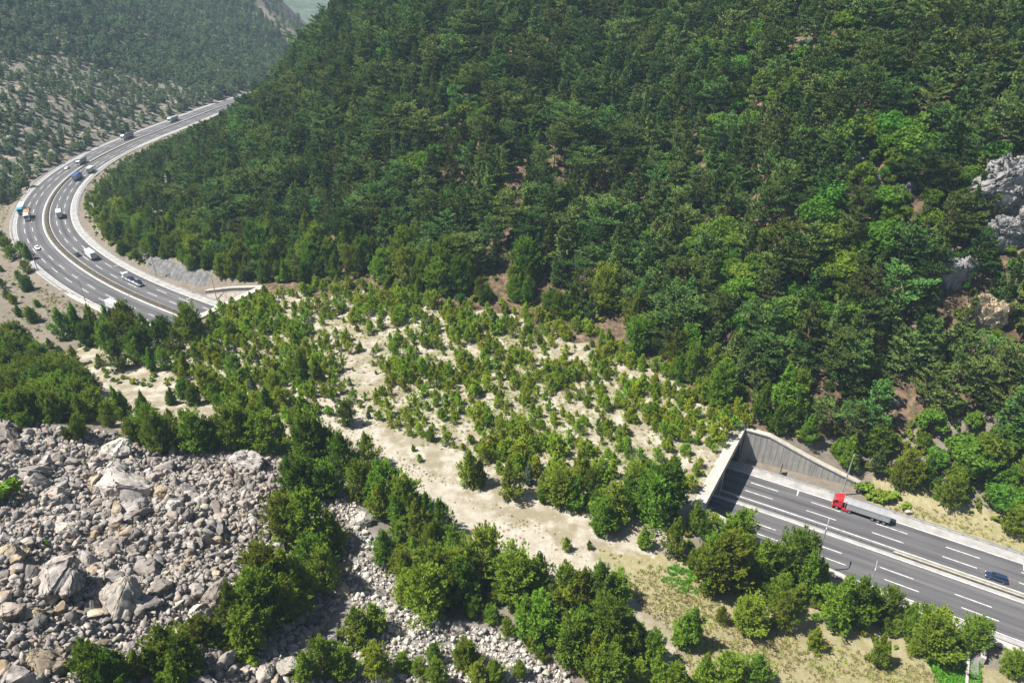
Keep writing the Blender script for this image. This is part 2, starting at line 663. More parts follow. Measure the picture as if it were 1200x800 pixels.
# ground points next to a wall are drawn to the wall's middle line, so no ragged ground shows in front of it
_kk = np.clip(np.round(np.interp(RS, CSL, np.arange(len(CSL)))).astype(int), 0, len(CSL) - 1)
_near = OPEN & (np.abs(EDGE) < 0.95)
_tgt = np.where(EDGE > 0, 0.03, -0.03)
_mv = np.where(_near, (_tgt - EDGE) * np.sign(RN), 0.0)
Vt = np.c_[_x + CN[_kk, 0] * _mv, _y + CN[_kk, 1] * _mv, ZN]
ny, nx = XX.shape
_id = np.arange(nx * ny).reshape(ny, nx)
Ft = np.stack([_id[:-1, :-1], _id[:-1, 1:], _id[1:, 1:], _id[1:, :-1]], -1).reshape(-1, 4)
# the two tunnel mouths: drop the curtain of ground that would close them
_fs, _fn = RS[Ft].mean(1), RN[Ft].mean(1)
_fz = ZN[Ft].min(1)
_rng = ZN[Ft].max(1) - _fz
_drop = (_rng > 2.5) & (np.abs(_fn) < 15.5) & ((np.abs(_fs - SNP) < 7) | (np.abs(_fs - SF) < 7))
Ft = Ft[~_drop]


def attr_col(me, name, a, b, c):
    at = me.color_attributes.new(name, 'FLOAT_COLOR', 'POINT')
    at.data.foreach_set('color', np.c_[a, b, c, np.ones(len(a))].astype(np.float32).ravel())


def ground_material():
    m, nt, out = mat_new('ground_earth')
    p = principled(nt, out, 0.95, 0.1)
    g = nd(nt, 'ShaderNodeNewGeometry')
    pos = g.outputs['Position']
    va = nd(nt, 'ShaderNodeVertexColor', layer_name='ma')
    vb = nd(nt, 'ShaderNodeVertexColor', layer_name='mb')
    sa = nd(nt, 'ShaderNodeSeparateColor')
    sb = nd(nt, 'ShaderNodeSeparateColor')
    nt.links.new(va.outputs[0], sa.inputs[0])
    nt.links.new(vb.outputs[0], sb.inputs[0])
    n_big = noise(nt, pos, 0.06, 5, 0.6)
    n_mid = noise(nt, pos, 0.5, 5, 0.65)
    n_fine = noise(nt, pos, 3.0, 4, 0.7)
    # left slope and everything else: grey brown stony soil
    base = ramp(nt, [(0.3, (0.09, 0.08, 0.055)), (0.48, (0.16, 0.136, 0.108)), (0.62, (0.21, 0.183, 0.15)), (0.76, (0.13, 0.12, 0.07))])
    nt.links.new(math_n(nt, 'ADD', math_n(nt, 'MULTIPLY', n_mid, 0.45), math_n(nt, 'ADD', math_n(nt, 'MULTIPLY', n_fine, 0.3), math_n(nt, 'MULTIPLY', n_big, 0.25))), base.inputs[0])
    forest = ramp(nt, [(0.3, (0.038, 0.035, 0.021)), (0.48, (0.091, 0.066, 0.042)), (0.62, (0.175, 0.119, 0.081)), (0.8, (0.231, 0.189, 0.147))])
    nt.links.new(n_mid, forest.inputs[0])
    sand = ramp(nt, [(0.32, (0.14, 0.12, 0.08)), (0.42, (0.29, 0.255, 0.2)), (0.58, (0.42, 0.385, 0.33)), (0.78, (0.36, 0.33, 0.28))])
    n_grit = noise(nt, pos, 9.0, 3, 0.7)
    sfac = math_n(nt, 'ADD', math_n(nt, 'MULTIPLY', n_mid, 0.42), math_n(nt, 'MULTIPLY', n_fine, 0.36))
    sfac = math_n(nt, 'ADD', sfac, math_n(nt, 'MULTIPLY', n_grit, 0.22))
    nt.links.new(sfac, sand.inputs[0])
    dry = ramp(nt, [(0.3, (0.13, 0.125, 0.055)), (0.5, (0.25, 0.22, 0.12)), (0.7, (0.38, 0.335, 0.24))])
    nt.links.new(sfac, dry.inputs[0])
    scree = ramp(nt, [(0.3, (0.096, 0.090, 0.084)), (0.55, (0.204, 0.186, 0.168)), (0.75, (0.264, 0.240, 0.216))])
    nt.links.new(n_fine, scree.inputs[0])
    farb = ramp(nt, [(0.32, (0.08, 0.085, 0.065)), (0.5, (0.135, 0.13, 0.11)), (0.66, (0.26, 0.21, 0.16)), (0.8, (0.15, 0.148, 0.145))])
    nt.links.new(n_mid, farb.inputs[0])

    def rough_mask(sock, wob=0.55):
        a = math_n(nt, 'ADD', sock, math_n(nt, 'MULTIPLY', math_n(nt, 'SUBTRACT', n_mid, 0.5), wob))
        r = nd(nt, 'ShaderNodeMapRange')
        r.inputs[1].default_value, r.inputs[2].default_value = 0.35, 0.65
        nt.links.new(a, r.inputs[0])
        return r.outputs[0]

    # old terraces: thin pale benches that follow the contours
    sp = nd(nt, 'ShaderNodeSeparateXYZ')
    nt.links.new(pos, sp.inputs[0])
    tz = math_n(nt, 'FRACT', math_n(nt, 'ADD', math_n(nt, 'MULTIPLY', sp.outputs[2], 0.115), math_n(nt, 'MULTIPLY', n_big, 0.9)))
    tr = ramp(nt, [(0.0, (1, 1, 1)), (0.13, (0, 0, 0))], 'EASE')
    nt.links.new(tz, tr.inputs[0])
    tfac = math_n(nt, 'MULTIPLY', tr.outputs[0], math_n(nt, 'MULTIPLY', n_mid, 1.3), True)
    farc = mix_rgb(nt, tfac, farb.outputs[0], (0.38, 0.31, 0.23))
    c = mix_rgb(nt, rough_mask(sb.outputs[2]), base.outputs[0], farc)
    c = mix_rgb(nt, rough_mask(sa.outputs[2]), c, forest.outputs[0])
    c = mix_rgb(nt, rough_mask(sa.outputs[1]), c, sand.outputs[0])
    # needle litter and thin grass among the planted saplings
    lit = ramp(nt, [(0.4, (0, 0, 0)), (0.56, (1, 1, 1))])
    nt.links.new(noise(nt, pos, 0.22, 4, 0.6), lit.inputs[0])
    lf = math_n(nt, 'MULTIPLY', math_n(nt, 'MULTIPLY', lit.outputs[0], sa.outputs[1]), math_n(nt, 'SUBTRACT', 0.68, math_n(nt, 'MULTIPLY', sb.outputs[0], 0.6)))
    c = mix_rgb(nt, lf, c, (0.17, 0.145, 0.08))
    c = mix_rgb(nt, rough_mask(sb.outputs[1]), c, dry.outputs[0])
    c = mix_rgb(nt, rough_mask(sa.outputs[0]), c, scree.outputs[0])
    nt.links.new(c, p.inputs['Base Color'])
    b = nd(nt, 'ShaderNodeBump')
    b.inputs['Strength'].default_value = 0.7
    b.inputs['Distance'].default_value = 0.5
    nt.links.new(sfac, b.inputs['Height'])
    nt.links.new(b.outputs[0], p.inputs['Normal'])
    return m


MAT_GROUND = ground_material()
me = np_mesh('ground', Vt, Ft, [MAT_GROUND], smooth=True)
attr_col(me, 'ma', M_SCREE, m_sand, m_for)
attr_col(me, 'mb', m_path, np.maximum(m_dry, m_verge * (RN > -10)), m_farb)
ground = tag(link(bpy.data.objects.new('ground', me)), kind='structure')

# ------------------------------------------------------------------ the far mountain seen through the gap
gx = np.arange(-2600, 1801, 40.0)
gy = np.arange(1500, 3300, 40.0)
mx, my = np.meshgrid(gx, gy)
mz = -60 + 300 * np.exp(-(((mx + 500) / 2600.0) ** 2)) * smooth(1450, 3000, my) + 60 * fbm(61, mx, my, 500, 5) * smooth(1500, 1900, my)
Fm = np.arange(mx.size).reshape(mx.shape)
Fm = np.stack([Fm[:-1, :-1], Fm[:-1, 1:], Fm[1:, 1:], Fm[1:, :-1]], -1).reshape(-1, 4)
_m, _nt, _o = mat_new('far_wood')
_p = principled(_nt, _o, 0.95, 0.05)
_g = nd(_nt, 'ShaderNodeNewGeometry')
_r = ramp(_nt, [(0.35, (0.05, 0.07, 0.045)), (0.6, (0.1, 0.12, 0.08)), (0.75, (0.26, 0.24, 0.2))])
_nt.links.new(noise(_nt, _g.outputs['Position'], 0.03, 6, 0.7), _r.inputs[0])
_nt.links.new(_r.outputs[0], _p.inputs['Base Color'])
mountain = tag(link(bpy.data.objects.new('mountain', np_mesh('mountain', np.c_[mx.ravel(), my.ravel(), mz.ravel()], Fm, [_m], smooth=True))), kind='structure')
bx = MB()
# a wide plain so that the ground reaches the horizon all round
_pv2 = [(-6000, -3000, -75), (6000, -3000, -75), (6000, 7000, -75), (-6000, 7000, -75)]
plain = tag(link(bpy.data.objects.new('valley_ground', np_mesh('valley_ground', _pv2, [(0, 1, 2, 3)], [_m]))), kind='structure')

# ================================================================== ROAD
def asphalt_material():
    m, nt, out = mat_new('asphalt')
    p = principled(nt, out, 0.85, 0.25)
    uv = nd(nt, 'ShaderNodeUVMap', uv_map='road')
    sep = nd(nt, 'ShaderNodeSeparateXYZ')
    nt.links.new(uv.outputs[0], sep.inputs[0])
    # tyre-worn bands follow the lanes, patches are stretched along the road
    cmb = nd(nt, 'ShaderNodeCombineXYZ')
    nt.links.new(math_n(nt, 'MULTIPLY', sep.outputs[0], 0.02), cmb.inputs[0])
    nt.links.new(sep.outputs[1], cmb.inputs[1])
    streak = noise(nt, cmb.outputs[0], 0.9, 5, 0.6)
    wav = math_n(nt, 'SINE', math_n(nt, 'MULTIPLY', sep.outputs[1], 2 * PI / 3.7))
    g = nd(nt, 'ShaderNodeNewGeometry')
    fine = noise(nt, g.outputs['Position'], 2.5, 4, 0.7)
    big = noise(nt, g.outputs['Position'], 0.05, 4, 0.6)
    f = math_n(nt, 'ADD', math_n(nt, 'MULTIPLY', streak, 0.62), math_n(nt, 'MULTIPLY', fine, 0.18))
    f = math_n(nt, 'ADD', f, math_n(nt, 'MULTIPLY', big, 0.28))
    f = math_n(nt, 'ADD', f, math_n(nt, 'MULTIPLY', wav, 0.06))
    r = ramp(nt, [(0.3, (0.032, 0.031, 0.035)), (0.5, (0.080, 0.078, 0.082)), (0.7, (0.124, 0.120, 0.120))])
    nt.links.new(f, r.inputs[0])
    nt.links.new(r.outputs[0], p.inputs['Base Color'])
    return m


def concrete_material(name, dark, light, stain=0.3, scale=0.6):
    m, nt, out = mat_new(name)
    p = principled(nt, out, 0.9, 0.2)
    g = nd(nt, 'ShaderNodeNewGeometry')
    a = noise(nt, g.outputs['Position'], scale, 5, 0.65)
    mp = nd(nt, 'ShaderNodeMapping')
    mp.inputs['Scale'].default_value = (1.2, 1.2, 0.12)
    nt.links.new(g.outputs['Position'], mp.inputs[0])
    b = noise(nt, mp.outputs[0], 1.3, 4, 0.6)
    f = math_n(nt, 'ADD', math_n(nt, 'MULTIPLY', a, 1 - stain), math_n(nt, 'MULTIPLY', b, stain))
    r = ramp(nt, [(0.32, dark), (0.62, light)])
    nt.links.new(f, r.inputs[0])
    nt.links.new(r.outputs[0], p.inputs['Base Color'])
    return m


M_ASPH = asphalt_material()
M_CONC = concrete_material('concrete', (0.281, 0.257, 0.226), (0.437, 0.406, 0.359))
M_SHLD = concrete_material('shoulder_concrete', (0.2, 0.193, 0.186), (0.33, 0.318, 0.304), 0.2, 0.35)
M_WALL = concrete_material('wall_panel', (0.21, 0.2, 0.185), (0.37, 0.355, 0.33), 0.65)
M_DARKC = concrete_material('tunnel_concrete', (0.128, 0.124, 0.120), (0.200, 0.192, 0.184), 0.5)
M_PAINT = concrete_material('road_paint', (0.28, 0.28, 0.27), (0.68, 0.68, 0.66), 0.1, 0.9)
M_STEEL = simple_mat('galvanised_steel', (0.42, 0.43, 0.44), 0.45, 0.5, 0.6)
M_SOIL = concrete_material('median_soil', (0.032, 0.028, 0.022), (0.085, 0.072, 0.052), 0.1, 0.8)
M_BLACK = simple_mat('black_rubber', (0.02, 0.02, 0.02), 0.8, 0.2)

# cross-section: (n0, n1, material, height)
ROAD_S = CSL[2:-2]


def ribbon(name, s, n0, n1, z, mat, uv=False, kind=None, parent=None):
    A = [road_pt(a, n0 if np.isscalar(n0) else n0[i], z) for i, a in enumerate(s)]
    B = [road_pt(a, n1 if np.isscalar(n1) else n1[i], z) for i, a in enumerate(s)]
    n = len(s)
    V = np.array(A + B)
    i = np.arange(n - 1)
    F = np.c_[i, i + 1, n + i + 1, n + i][:, ::-1]
    me = np_mesh(name, V, F, [mat])
    if uv:
        l = me.uv_layers.new(name='road')
        vi = np.empty(len(me.loops), dtype=np.int32)
        me.loops.foreach_get('vertex_index', vi)
        S = np.r_[s, s]
        N = np.r_[np.full(n, n0), np.full(n, n1)]
        l.data.foreach_set('uv', np.c_[S[vi], N[vi]].astype(np.float32).ravel())
    o = link(bpy.data.objects.new(name, me), parent)
    if kind:
        tag(o, kind=kind)
    return o


ribbon('road', ROAD_S, -13.6, 11.4, 0.0, M_ASPH, True, 'structure')
ribbon('road_shoulder', ROAD_S, 11.4, 14.9, 0.004, M_SHLD, False, 'structure')
ribbon('road_shoulder', ROAD_S, -16.2, -13.6, 0.004, M_SHLD, False, 'structure')


def marks(name, segs, mat=M_PAINT, z=0.012):
    """painted lines: list of (s0, s1, n0, n1)"""
    V, F = [], []
    for s0, s1, n0, n1 in segs:
        k = max(1, int((s1 - s0) / 6))
        for i in range(k):
            a, b = s0 + (s1 - s0) * i / k, s0 + (s1 - s0) * (i + 1) / k
            q = len(V)
            V += [road_pt(a, n0, z), road_pt(b, n0, z), road_pt(b, n1, z), road_pt(a, n1, z)]
            F.append((q, q + 1, q + 2, q + 3))
    return tag(link(bpy.data.objects.new(name, np_mesh(name, V, F, [mat]))), kind='structure')


segs = []
for n in (11.25, 1.35, -1.75, -13.3):
    segs.append((S_MIN + 10, S_MAX - 6, n - 0.13, n + 0.13))
for n, ph in ((4.4, 0.3), (8.15, 0.9), (-6.5, 3.1), (-9.85, 4.4)):
    s = S_MIN + 10
    while s < S_MAX - 10:
        s += 15.2
        a = s + ph - 3.0
        segs.append((a, a + 7.0, n - 0.11, n + 0.11))
for s in (10.6, 60.4, SF - 32.5, SF - 90):     # short bars across the edge of the carriageway
    segs.append((s, s + 0.3, 8.9, 11.2))
marks('road_markings', segs)
# pale worn band beside the median of the lower carriageway
sb_ = np.arange(-20, S_MAX - 6, 2.0)
ribbon('road_edge_strip', sb_, -1.62, -0.62, 0.008, M_SHLD, False, 'structure')
sb2 = np.arange(S_MIN + 8, SF + 20, 2.0)
ribbon('road_edge_strip', sb2, -1.62, -0.9, 0.008, M_SHLD, False, 'structure')


def barrier(name, s0, s1, n, prof, mat, step=4.0, parent=None):
    """profile of (offset, height) swept along the road"""
    ss = np.arange(s0, s1 + 0.1, step)
    rings = []
    for s in ss:
        rings.append([road_pt(s, n + a, z) for a, z in prof])
    m = MB()
    m.sweep(rings)
    return m.build(name, mat, parent)


# median: concrete barrier at the near end, planted earth strip on the curve
JERSEY = [(-0.32, -0.05), (-0.32, 0.1), (-0.14, 0.32), (-0.09, 0.85), (0.09, 0.85), (0.14, 0.32), (0.32, 0.1), (0.32, -0.05)]
t = empty('median_barrier', road_pt(30, 0.25))
tag(t, 'low weathered concrete barrier between the two carriageways right of the red lorry', 'barrier')
barrier('barrier_wall', 34, S_MAX - 8, 0.25, JERSEY, M_CONC, 4.0, t)
m_ = MB()
barrier('kerb', 34, S_MAX - 8, 0.25, [(-0.75, -0.05), (-0.75, 0.14), (0.85, 0.14), (0.85, -0.05)], M_SOIL, 4.0, t)
for o in t.children:
    o.matrix_parent_inverse = Matrix.Translation(t.location).inverted()
o = barrier('median_strip', S_MIN + 10, SF + 30, 0.2, [(-1.0, -0.05), (-1.0, 0.16), (-0.7, 0.2), (0.0, 0.55), (0.6, 0.5), (1.0, 0.2), (1.0, -0.05)], M_SOIL, 4.0)
tag(o, kind='structure')


def guard_rail(s0, s1, n, label, group=None, post_step=4.0, h=0.75, side=1, rails=1, maxposts=100):
    """w-beam on posts; each post its own child"""
    t = empty('guard_rail', road_pt(s0, n))
    tag(t, label, 'guard rail', group)
    inv = Matrix.Translation(t.location).inverted()
    sa = [(-0.04, h - 0.16), (-0.04, h + 0.16), (0.0, h + 0.16), (0.03, h + 0.06), (0.0, h), (0.03, h - 0.06), (0.0, h - 0.16)]
    b = barrier('beam', s0, s1, n, [(a * side, z) for a, z in sa], M_STEEL, 4.0, t)
    b.matrix_parent_inverse = inv
    if post_step:
        m = MB()
        m.box((-0.07, -0.05, -0.3), (0.07, 0.05, h + 0.12))
        me = m.mesh('post', M_STEEL)
        k = 0
        s = s0
        while s <= s1 and k < maxposts:
            d = road_dir(s)
            p = link(bpy.data.objects.new('post', me), t)
            p.matrix_parent_inverse = inv
            p.location = road_pt(s, n + 0.12 * side)
            p.rotation_euler = (0, 0, math.atan2(d[1], d[0]))
            s += post_step
            k += 1
    return t


guard_rail(-6, 90, 14.2, 'steel guard rail along the pale shoulder behind the red lorry', post_step=3.0)
guard_rail(-6, 34, 0.0, 'steel guard rail between the carriageways just outside the tunnel portal', post_step=2.5)
guard_rail(46, 92, -15.7, 'steel guard rail along the lower road edge by the concrete drain channel', post_step=3.0)
guard_rail(SF - 330, SF - 2, 14.2, 'thin guard rail along the inside edge of the far curve under the forest', post_step=4.0)
guard_rail(SF - 420, SF - 70, -15.5, 'thin guard rail along the outer edge of the far curve beside bare ground', post_step=4.0)


# ------------------------------------------------------------------ tunnel portals
def wing_wall(name, W, label, side, parent=None, coping=True, ribs=True, mat=None):
    """retaining wall whose top follows W; thick enough to hide the edge of the ground behind it"""
    t = empty(name, road_pt(W[0][0], W[0][1]))
    tag(t, label, 'retaining wall')
    inv = Matrix.Translation(t.location).inverted()
    ss = np.arange(W[0][0], W[-1][0] + 0.01, 1.5)
    if W[-1][0] - ss[-1] > 0.3:
        ss = np.r_[ss, W[-1][0]]
    nn, hh = interp_wall(W, ss)
    rings, cop = [], []
    for s, n, h in zip(ss, nn, hh):
        a, b = n, n + 1.25 * side
        rings.append([road_pt(s, a, -0.4), road_pt(s, a, h - 0.38), road_pt(s, b, h - 0.38), road_pt(s, b, -0.4)])
        a, b = n - 0.22 * side, n + 1.4 * side
        cop.append([road_pt(s, a, h - 0.375), road_pt(s, a, h), road_pt(s, b, h), road_pt(s, b, h - 0.375)])
    o = MB().sweep(rings).build('wall_face', mat or M_WALL, t)
    o.matrix_parent_inverse = inv
    o = MB().sweep(cop).build('coping', M_CONC, t)
    o.matrix_parent_inverse = inv
    if ribs:
        m = MB()
        for s in np.arange(W[0][0] + 1.2, W[-1][0] - 1.0, 1.5):
            n, h = interp_wall(W, s)
            a, b = n - 0.015 * side, n + 0.3 * side
            m.hexa([road_pt(s - .035, a, 0), road_pt(s + .07, a, 0), road_pt(s + .07, b, 0), road_pt(s - .07, b, 0),
                    road_pt(s - .07, a, h - .4), road_pt(s + .07, a, h - .4), road_pt(s + .07, b, h - .4), road_pt(s - .07, b, h - .4)])
        o = m.build('panel_joint', M_DARKC, t)
        o.matrix_parent_inverse = inv
    return t


def head_wall(name, label, s_a, n_a, z_a, s_b, n_b, z_b, out_sign, beam_w=2.7):
    """beam across the road with piers; the tunnel tube runs back from it. a = uphill end, b = lower end; out_sign: +1 when the open cut lies towards +s"""
    t = empty(name, road_pt((s_a + s_b) / 2, 0))
    tag(t, label, 'tunnel portal')
    inv = Matrix.Translation(t.location).inverted()

    def pt(f, off, z):
        s = s_a + (s_b - s_a) * f + off * out_sign
        n = n_a + (n_b - n_a) * f
        return road_pt(s, n, z)

    def zt(f):
        return z_a + (z_b - z_a) * f

    # header beam
    rings = []
    for f in np.linspace(-0.02, 1.02, 9):
        rings.append([pt(f, 0.5, zt(f) - 2.2), pt(f, 0.5, zt(f)), pt(f, 0.5 - beam_w, zt(f)), pt(f, 0.5 - beam_w, zt(f) - 2.2)])
    o = MB().sweep(rings).build('header_beam', M_CONC, t)
    o.matrix_parent_inverse = inv
    # piers at the sides and in the median
    w = abs(n_a - n_b)
    for f0, f1 in ((-0.015, 1.6 / w), (0.5 - 0.7 / w, 0.5 + 0.7 / w), (1 - 1.6 / w, 1.015)):
        m = MB()
        m.hexa([pt(f0, 0.35, -0.3), pt(f1, 0.35, -0.3), pt(f1, -1.2, -0.3), pt(f0, -1.2, -0.3), pt(f0, 0.35, zt(f0) - 2.203), pt(f1, 0.35, zt(f1) - 2.203), pt(f1, -1.2, zt(f1) - 2.203), pt(f0, -1.2, zt(f0) - 2.203)])
        o = m.build('pier', M_WALL, t)
        o.matrix_parent_inverse = inv
    # tunnel lining (roof and two sides) going into the hill
    L = 60.0
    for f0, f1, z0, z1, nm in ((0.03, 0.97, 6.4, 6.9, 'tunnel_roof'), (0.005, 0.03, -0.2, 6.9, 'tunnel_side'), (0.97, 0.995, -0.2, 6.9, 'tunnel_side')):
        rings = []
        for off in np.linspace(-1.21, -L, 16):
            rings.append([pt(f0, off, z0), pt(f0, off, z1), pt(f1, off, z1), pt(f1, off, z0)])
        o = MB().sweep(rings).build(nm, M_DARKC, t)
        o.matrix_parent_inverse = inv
    return t


head_wall('tunnel_portal', 'concrete tunnel portal with long pale header beam above the red lorry\'s road', -6.4, 18.6, 9.62, -8.3, -17.9, 9.2, +1)
wing_wall('retaining_wall', W_NEAR_UP, 'tall ribbed retaining wall with stepped coping right of the near portal', +1)
wing_wall('retaining_wall', W_NEAR_DN, 'long low retaining wall with pale coping along the trees below the road', -1, ribs=False)
head_wall('tunnel_portal', 'far tunnel portal where the curved road goes under the planted field', SF, 21.0, 9.0, SF, -16.6, 9.0, -1)
wing_wall('retaining_wall', W_FAR_UP, 'flared retaining wall beside the gravel recess at the far portal', +1, ribs=False)
wing_wall('retaining_wall', W_FAR_DN, 'pale topped retaining wall at the lower edge of the far portal', -1, ribs=False)

# gravel bank that fills the recess between the far portal and its flared wall
ss_ = np.arange(SF - 28, SF - 1.1, 1.6)
nn_, hh_ = interp_wall(W_FAR_UP, ss_)
bank_v, bank_f = [], []
for i_, s_ in enumerate(ss_):
    zt_ = max(0.25, hh_[i_] - 1.6)
    for k_ in range(6):
        f_ = k_ / 5
        n_ = 14.6 + (nn_[i_] + 0.1 - 14.6) * f_
        bank_v.append(road_pt(s_, n_, 0.02 + zt_ * f_ ** 1.1 + (0.12 * math.sin(i_ * 1.9 + k_ * 2.3) if 0 < k_ < 5 else 0)))
for i_ in range(len(ss_) - 1):
    for k_ in range(5):
        a_ = i_ * 6 + k_
        bank_f.append((a_, a_ + 6, a_ + 7, a_ + 1))
M_GRAV = concrete_material('pale_gravel', (0.2, 0.175, 0.15), (0.36, 0.32, 0.28), 0.1, 1.0)
tag(link(bpy.data.objects.new('gravel_bank_ground', np_mesh('gravel_bank_ground', bank_v, bank_f, [M_GRAV]))), kind='structure')

# ================================================================== FOLIAGE
def foliage_material(name, c_dark, c_light, trans=0.22, hue_var=0.06, val_var=0.35):
    """needle or leaf green; the tint changes from plant to plant and in patches over one plant (young and old growth)"""
    m, nt, out = mat_new(name)
    oi = nd(nt, 'ShaderNodeObjectInfo')
    g = nd(nt, 'ShaderNodeNewGeometry')
    f = noise(nt, g.outputs['Position'], 0.9, 3, 0.6)
    f2 = noise(nt, g.outputs['Position'], 5.0, 2, 0.6)
    k = math_n(nt, 'ADD', math_n(nt, 'MULTIPLY', f, 0.5), math_n(nt, 'MULTIPLY', f2, 0.5))
    r = ramp(nt, [(0.36, c_dark), (0.62, c_light)])
    nt.links.new(k, r.inputs[0])
    hs = nd(nt, 'ShaderNodeHueSaturation')
    h = math_n(nt, 'ADD', 0.5, math_n(nt, 'MULTIPLY', math_n(nt, 'SUBTRACT', oi.outputs['Random'], 0.5), hue_var))
    rv = math_n(nt, 'FRACT', math_n(nt, 'MULTIPLY', oi.outputs['Random'], 7.31))
    v = math_n(nt, 'ADD', 1.0 - val_var / 2, math_n(nt, 'MULTIPLY', rv, val_var))
    nt.links.new(h, hs.inputs['Hue'])
    nt.links.new(v, hs.inputs['Value'])
    nt.links.new(r.outputs[0], hs.inputs['Color'])
    d = nd(nt, 'ShaderNodeBsdfDiffuse')
    t = nd(nt, 'ShaderNodeBsdfTranslucent')
    nt.links.new(hs.outputs[0], d.inputs[0])
    nt.links.new(hs.outputs[0], t.inputs[0])
    mx_ = nd(nt, 'ShaderNodeMixShader')
    mx_.inputs[0].default_value = trans
    nt.links.new(d.outputs[0], mx_.inputs[1])
    nt.links.new(t.outputs[0], mx_.inputs[2])
    nt.links.new(mx_.outputs[0], out.inputs['Surface'])
    return m


M_HILL = foliage_material('needles_dark', (0.042, 0.086, 0.022), (0.165, 0.242, 0.056), 0.22, 0.075, 1.0)
M_YOUNG = foliage_material('needles_bright', (0.085, 0.16, 0.016), (0.25, 0.34, 0.036), 0.32, 0.06, 0.7)
M_SAPL = foliage_material('needles_sapling', (0.18, 0.28, 0.02), (0.36, 0.46, 0.045), 0.4, 0.06, 0.5)
M_BROAD = foliage_material('leaves_broad', (0.055, 0.135, 0.014), (0.15, 0.25, 0.03), 0.42, 0.07, 0.5)
M_FARW_HAZE = foliage_material('needles_far_haze', (0.1, 0.165, 0.08), (0.2, 0.26, 0.12), 0.4, 0.07, 0.7)  # paler green: distance haze over the far hill is put into the needle colour
M_GREYG = foliage_material('needles_blue', (0.05, 0.085, 0.05), (0.12, 0.17, 0.11), 0.2, 0.04, 0.3)
M_LUSH = foliage_material('leaves_lush', (0.09, 0.25, 0.02), (0.17, 0.4, 0.04), 0.35, 0.04, 0.3)
M_DRYG = foliage_material('grass_dry', (0.2, 0.2, 0.07), (0.42, 0.37, 0.17), 0.3, 0.08, 0.4)
M_BARK = simple_mat('bark', (0.11, 0.075, 0.05), 0.95, 0.1, 0, 0.35, 3.0)


def unit(a):
    return a / np.maximum(np.linalg.norm(a, axis=-1, keepdims=True), 1e-9)


def tufts(P, D, size, blades, width, spread, r):
    """needle tufts: BLADES narrow triangles fanned round direction D at every point P"""
    n = len(P)
    P = np.repeat(P, blades, 0)
    D = np.repeat(D, blades, 0)
    size = np.repeat(np.broadcast_to(size, (n,)), blades) * r.uniform(0.7, 1.25, n * blades)
    d = unit(D + spread * r.normal(size=(n * blades, 3)))
    # blades turn their flat side up and outward, as leafy shoots do towards the light
    up = unit(D * 0.7 + np.array([0, 0, 0.95]) + 0.5 * r.normal(size=(n * blades, 3)))
    side = unit(np.cross(d, up) + 1e-4)
    w = (size * width)[:, None]
    a = P - d * (size * 0.25)[:, None]
    q = a + d * size[:, None]
    mid = a + d * (size * 0.45)[:, None]
    V = np.stack([a, mid + side * w, q, mid - side * w], 1).reshape(-1, 3)
    F = np.arange(len(V)).reshape(-1, 4)
    return V, F


def tube_np(pts, rads, n=6):
    pts = np.asarray(pts, float)
    V, F = [], []
    for i, p in enumerate(pts):
        d = pts[min(i + 1, len(pts) - 1)] - pts[max(i - 1, 0)]
        d = d / np.linalg.norm(d)
        a = np.cross(d, [0.3, 0.7, 0.2] if abs(d[2]) > .5 else [0, 0, 1])
        a = a / np.linalg.norm(a)
        c = np.cross(d, a)
        for k in range(n):
            t = 2 * PI * k / n
            V.append(p + (a * math.cos(t) + c * math.sin(t)) * rads[i])
    for i in range(len(pts) - 1):
        for k in range(n):
            q = (k + 1) % n
            F.append((i * n + k, i * n + q, (i + 1) * n + q, (i + 1) * n + k))
    return np.array(V), np.array(F)


def join(parts):
    V, F, o = [], [], 0
    for v, f in parts:
        V.append(v)
        F.append(f + o)
        o += len(v)
    return np.vstack(V), np.vstack(F)


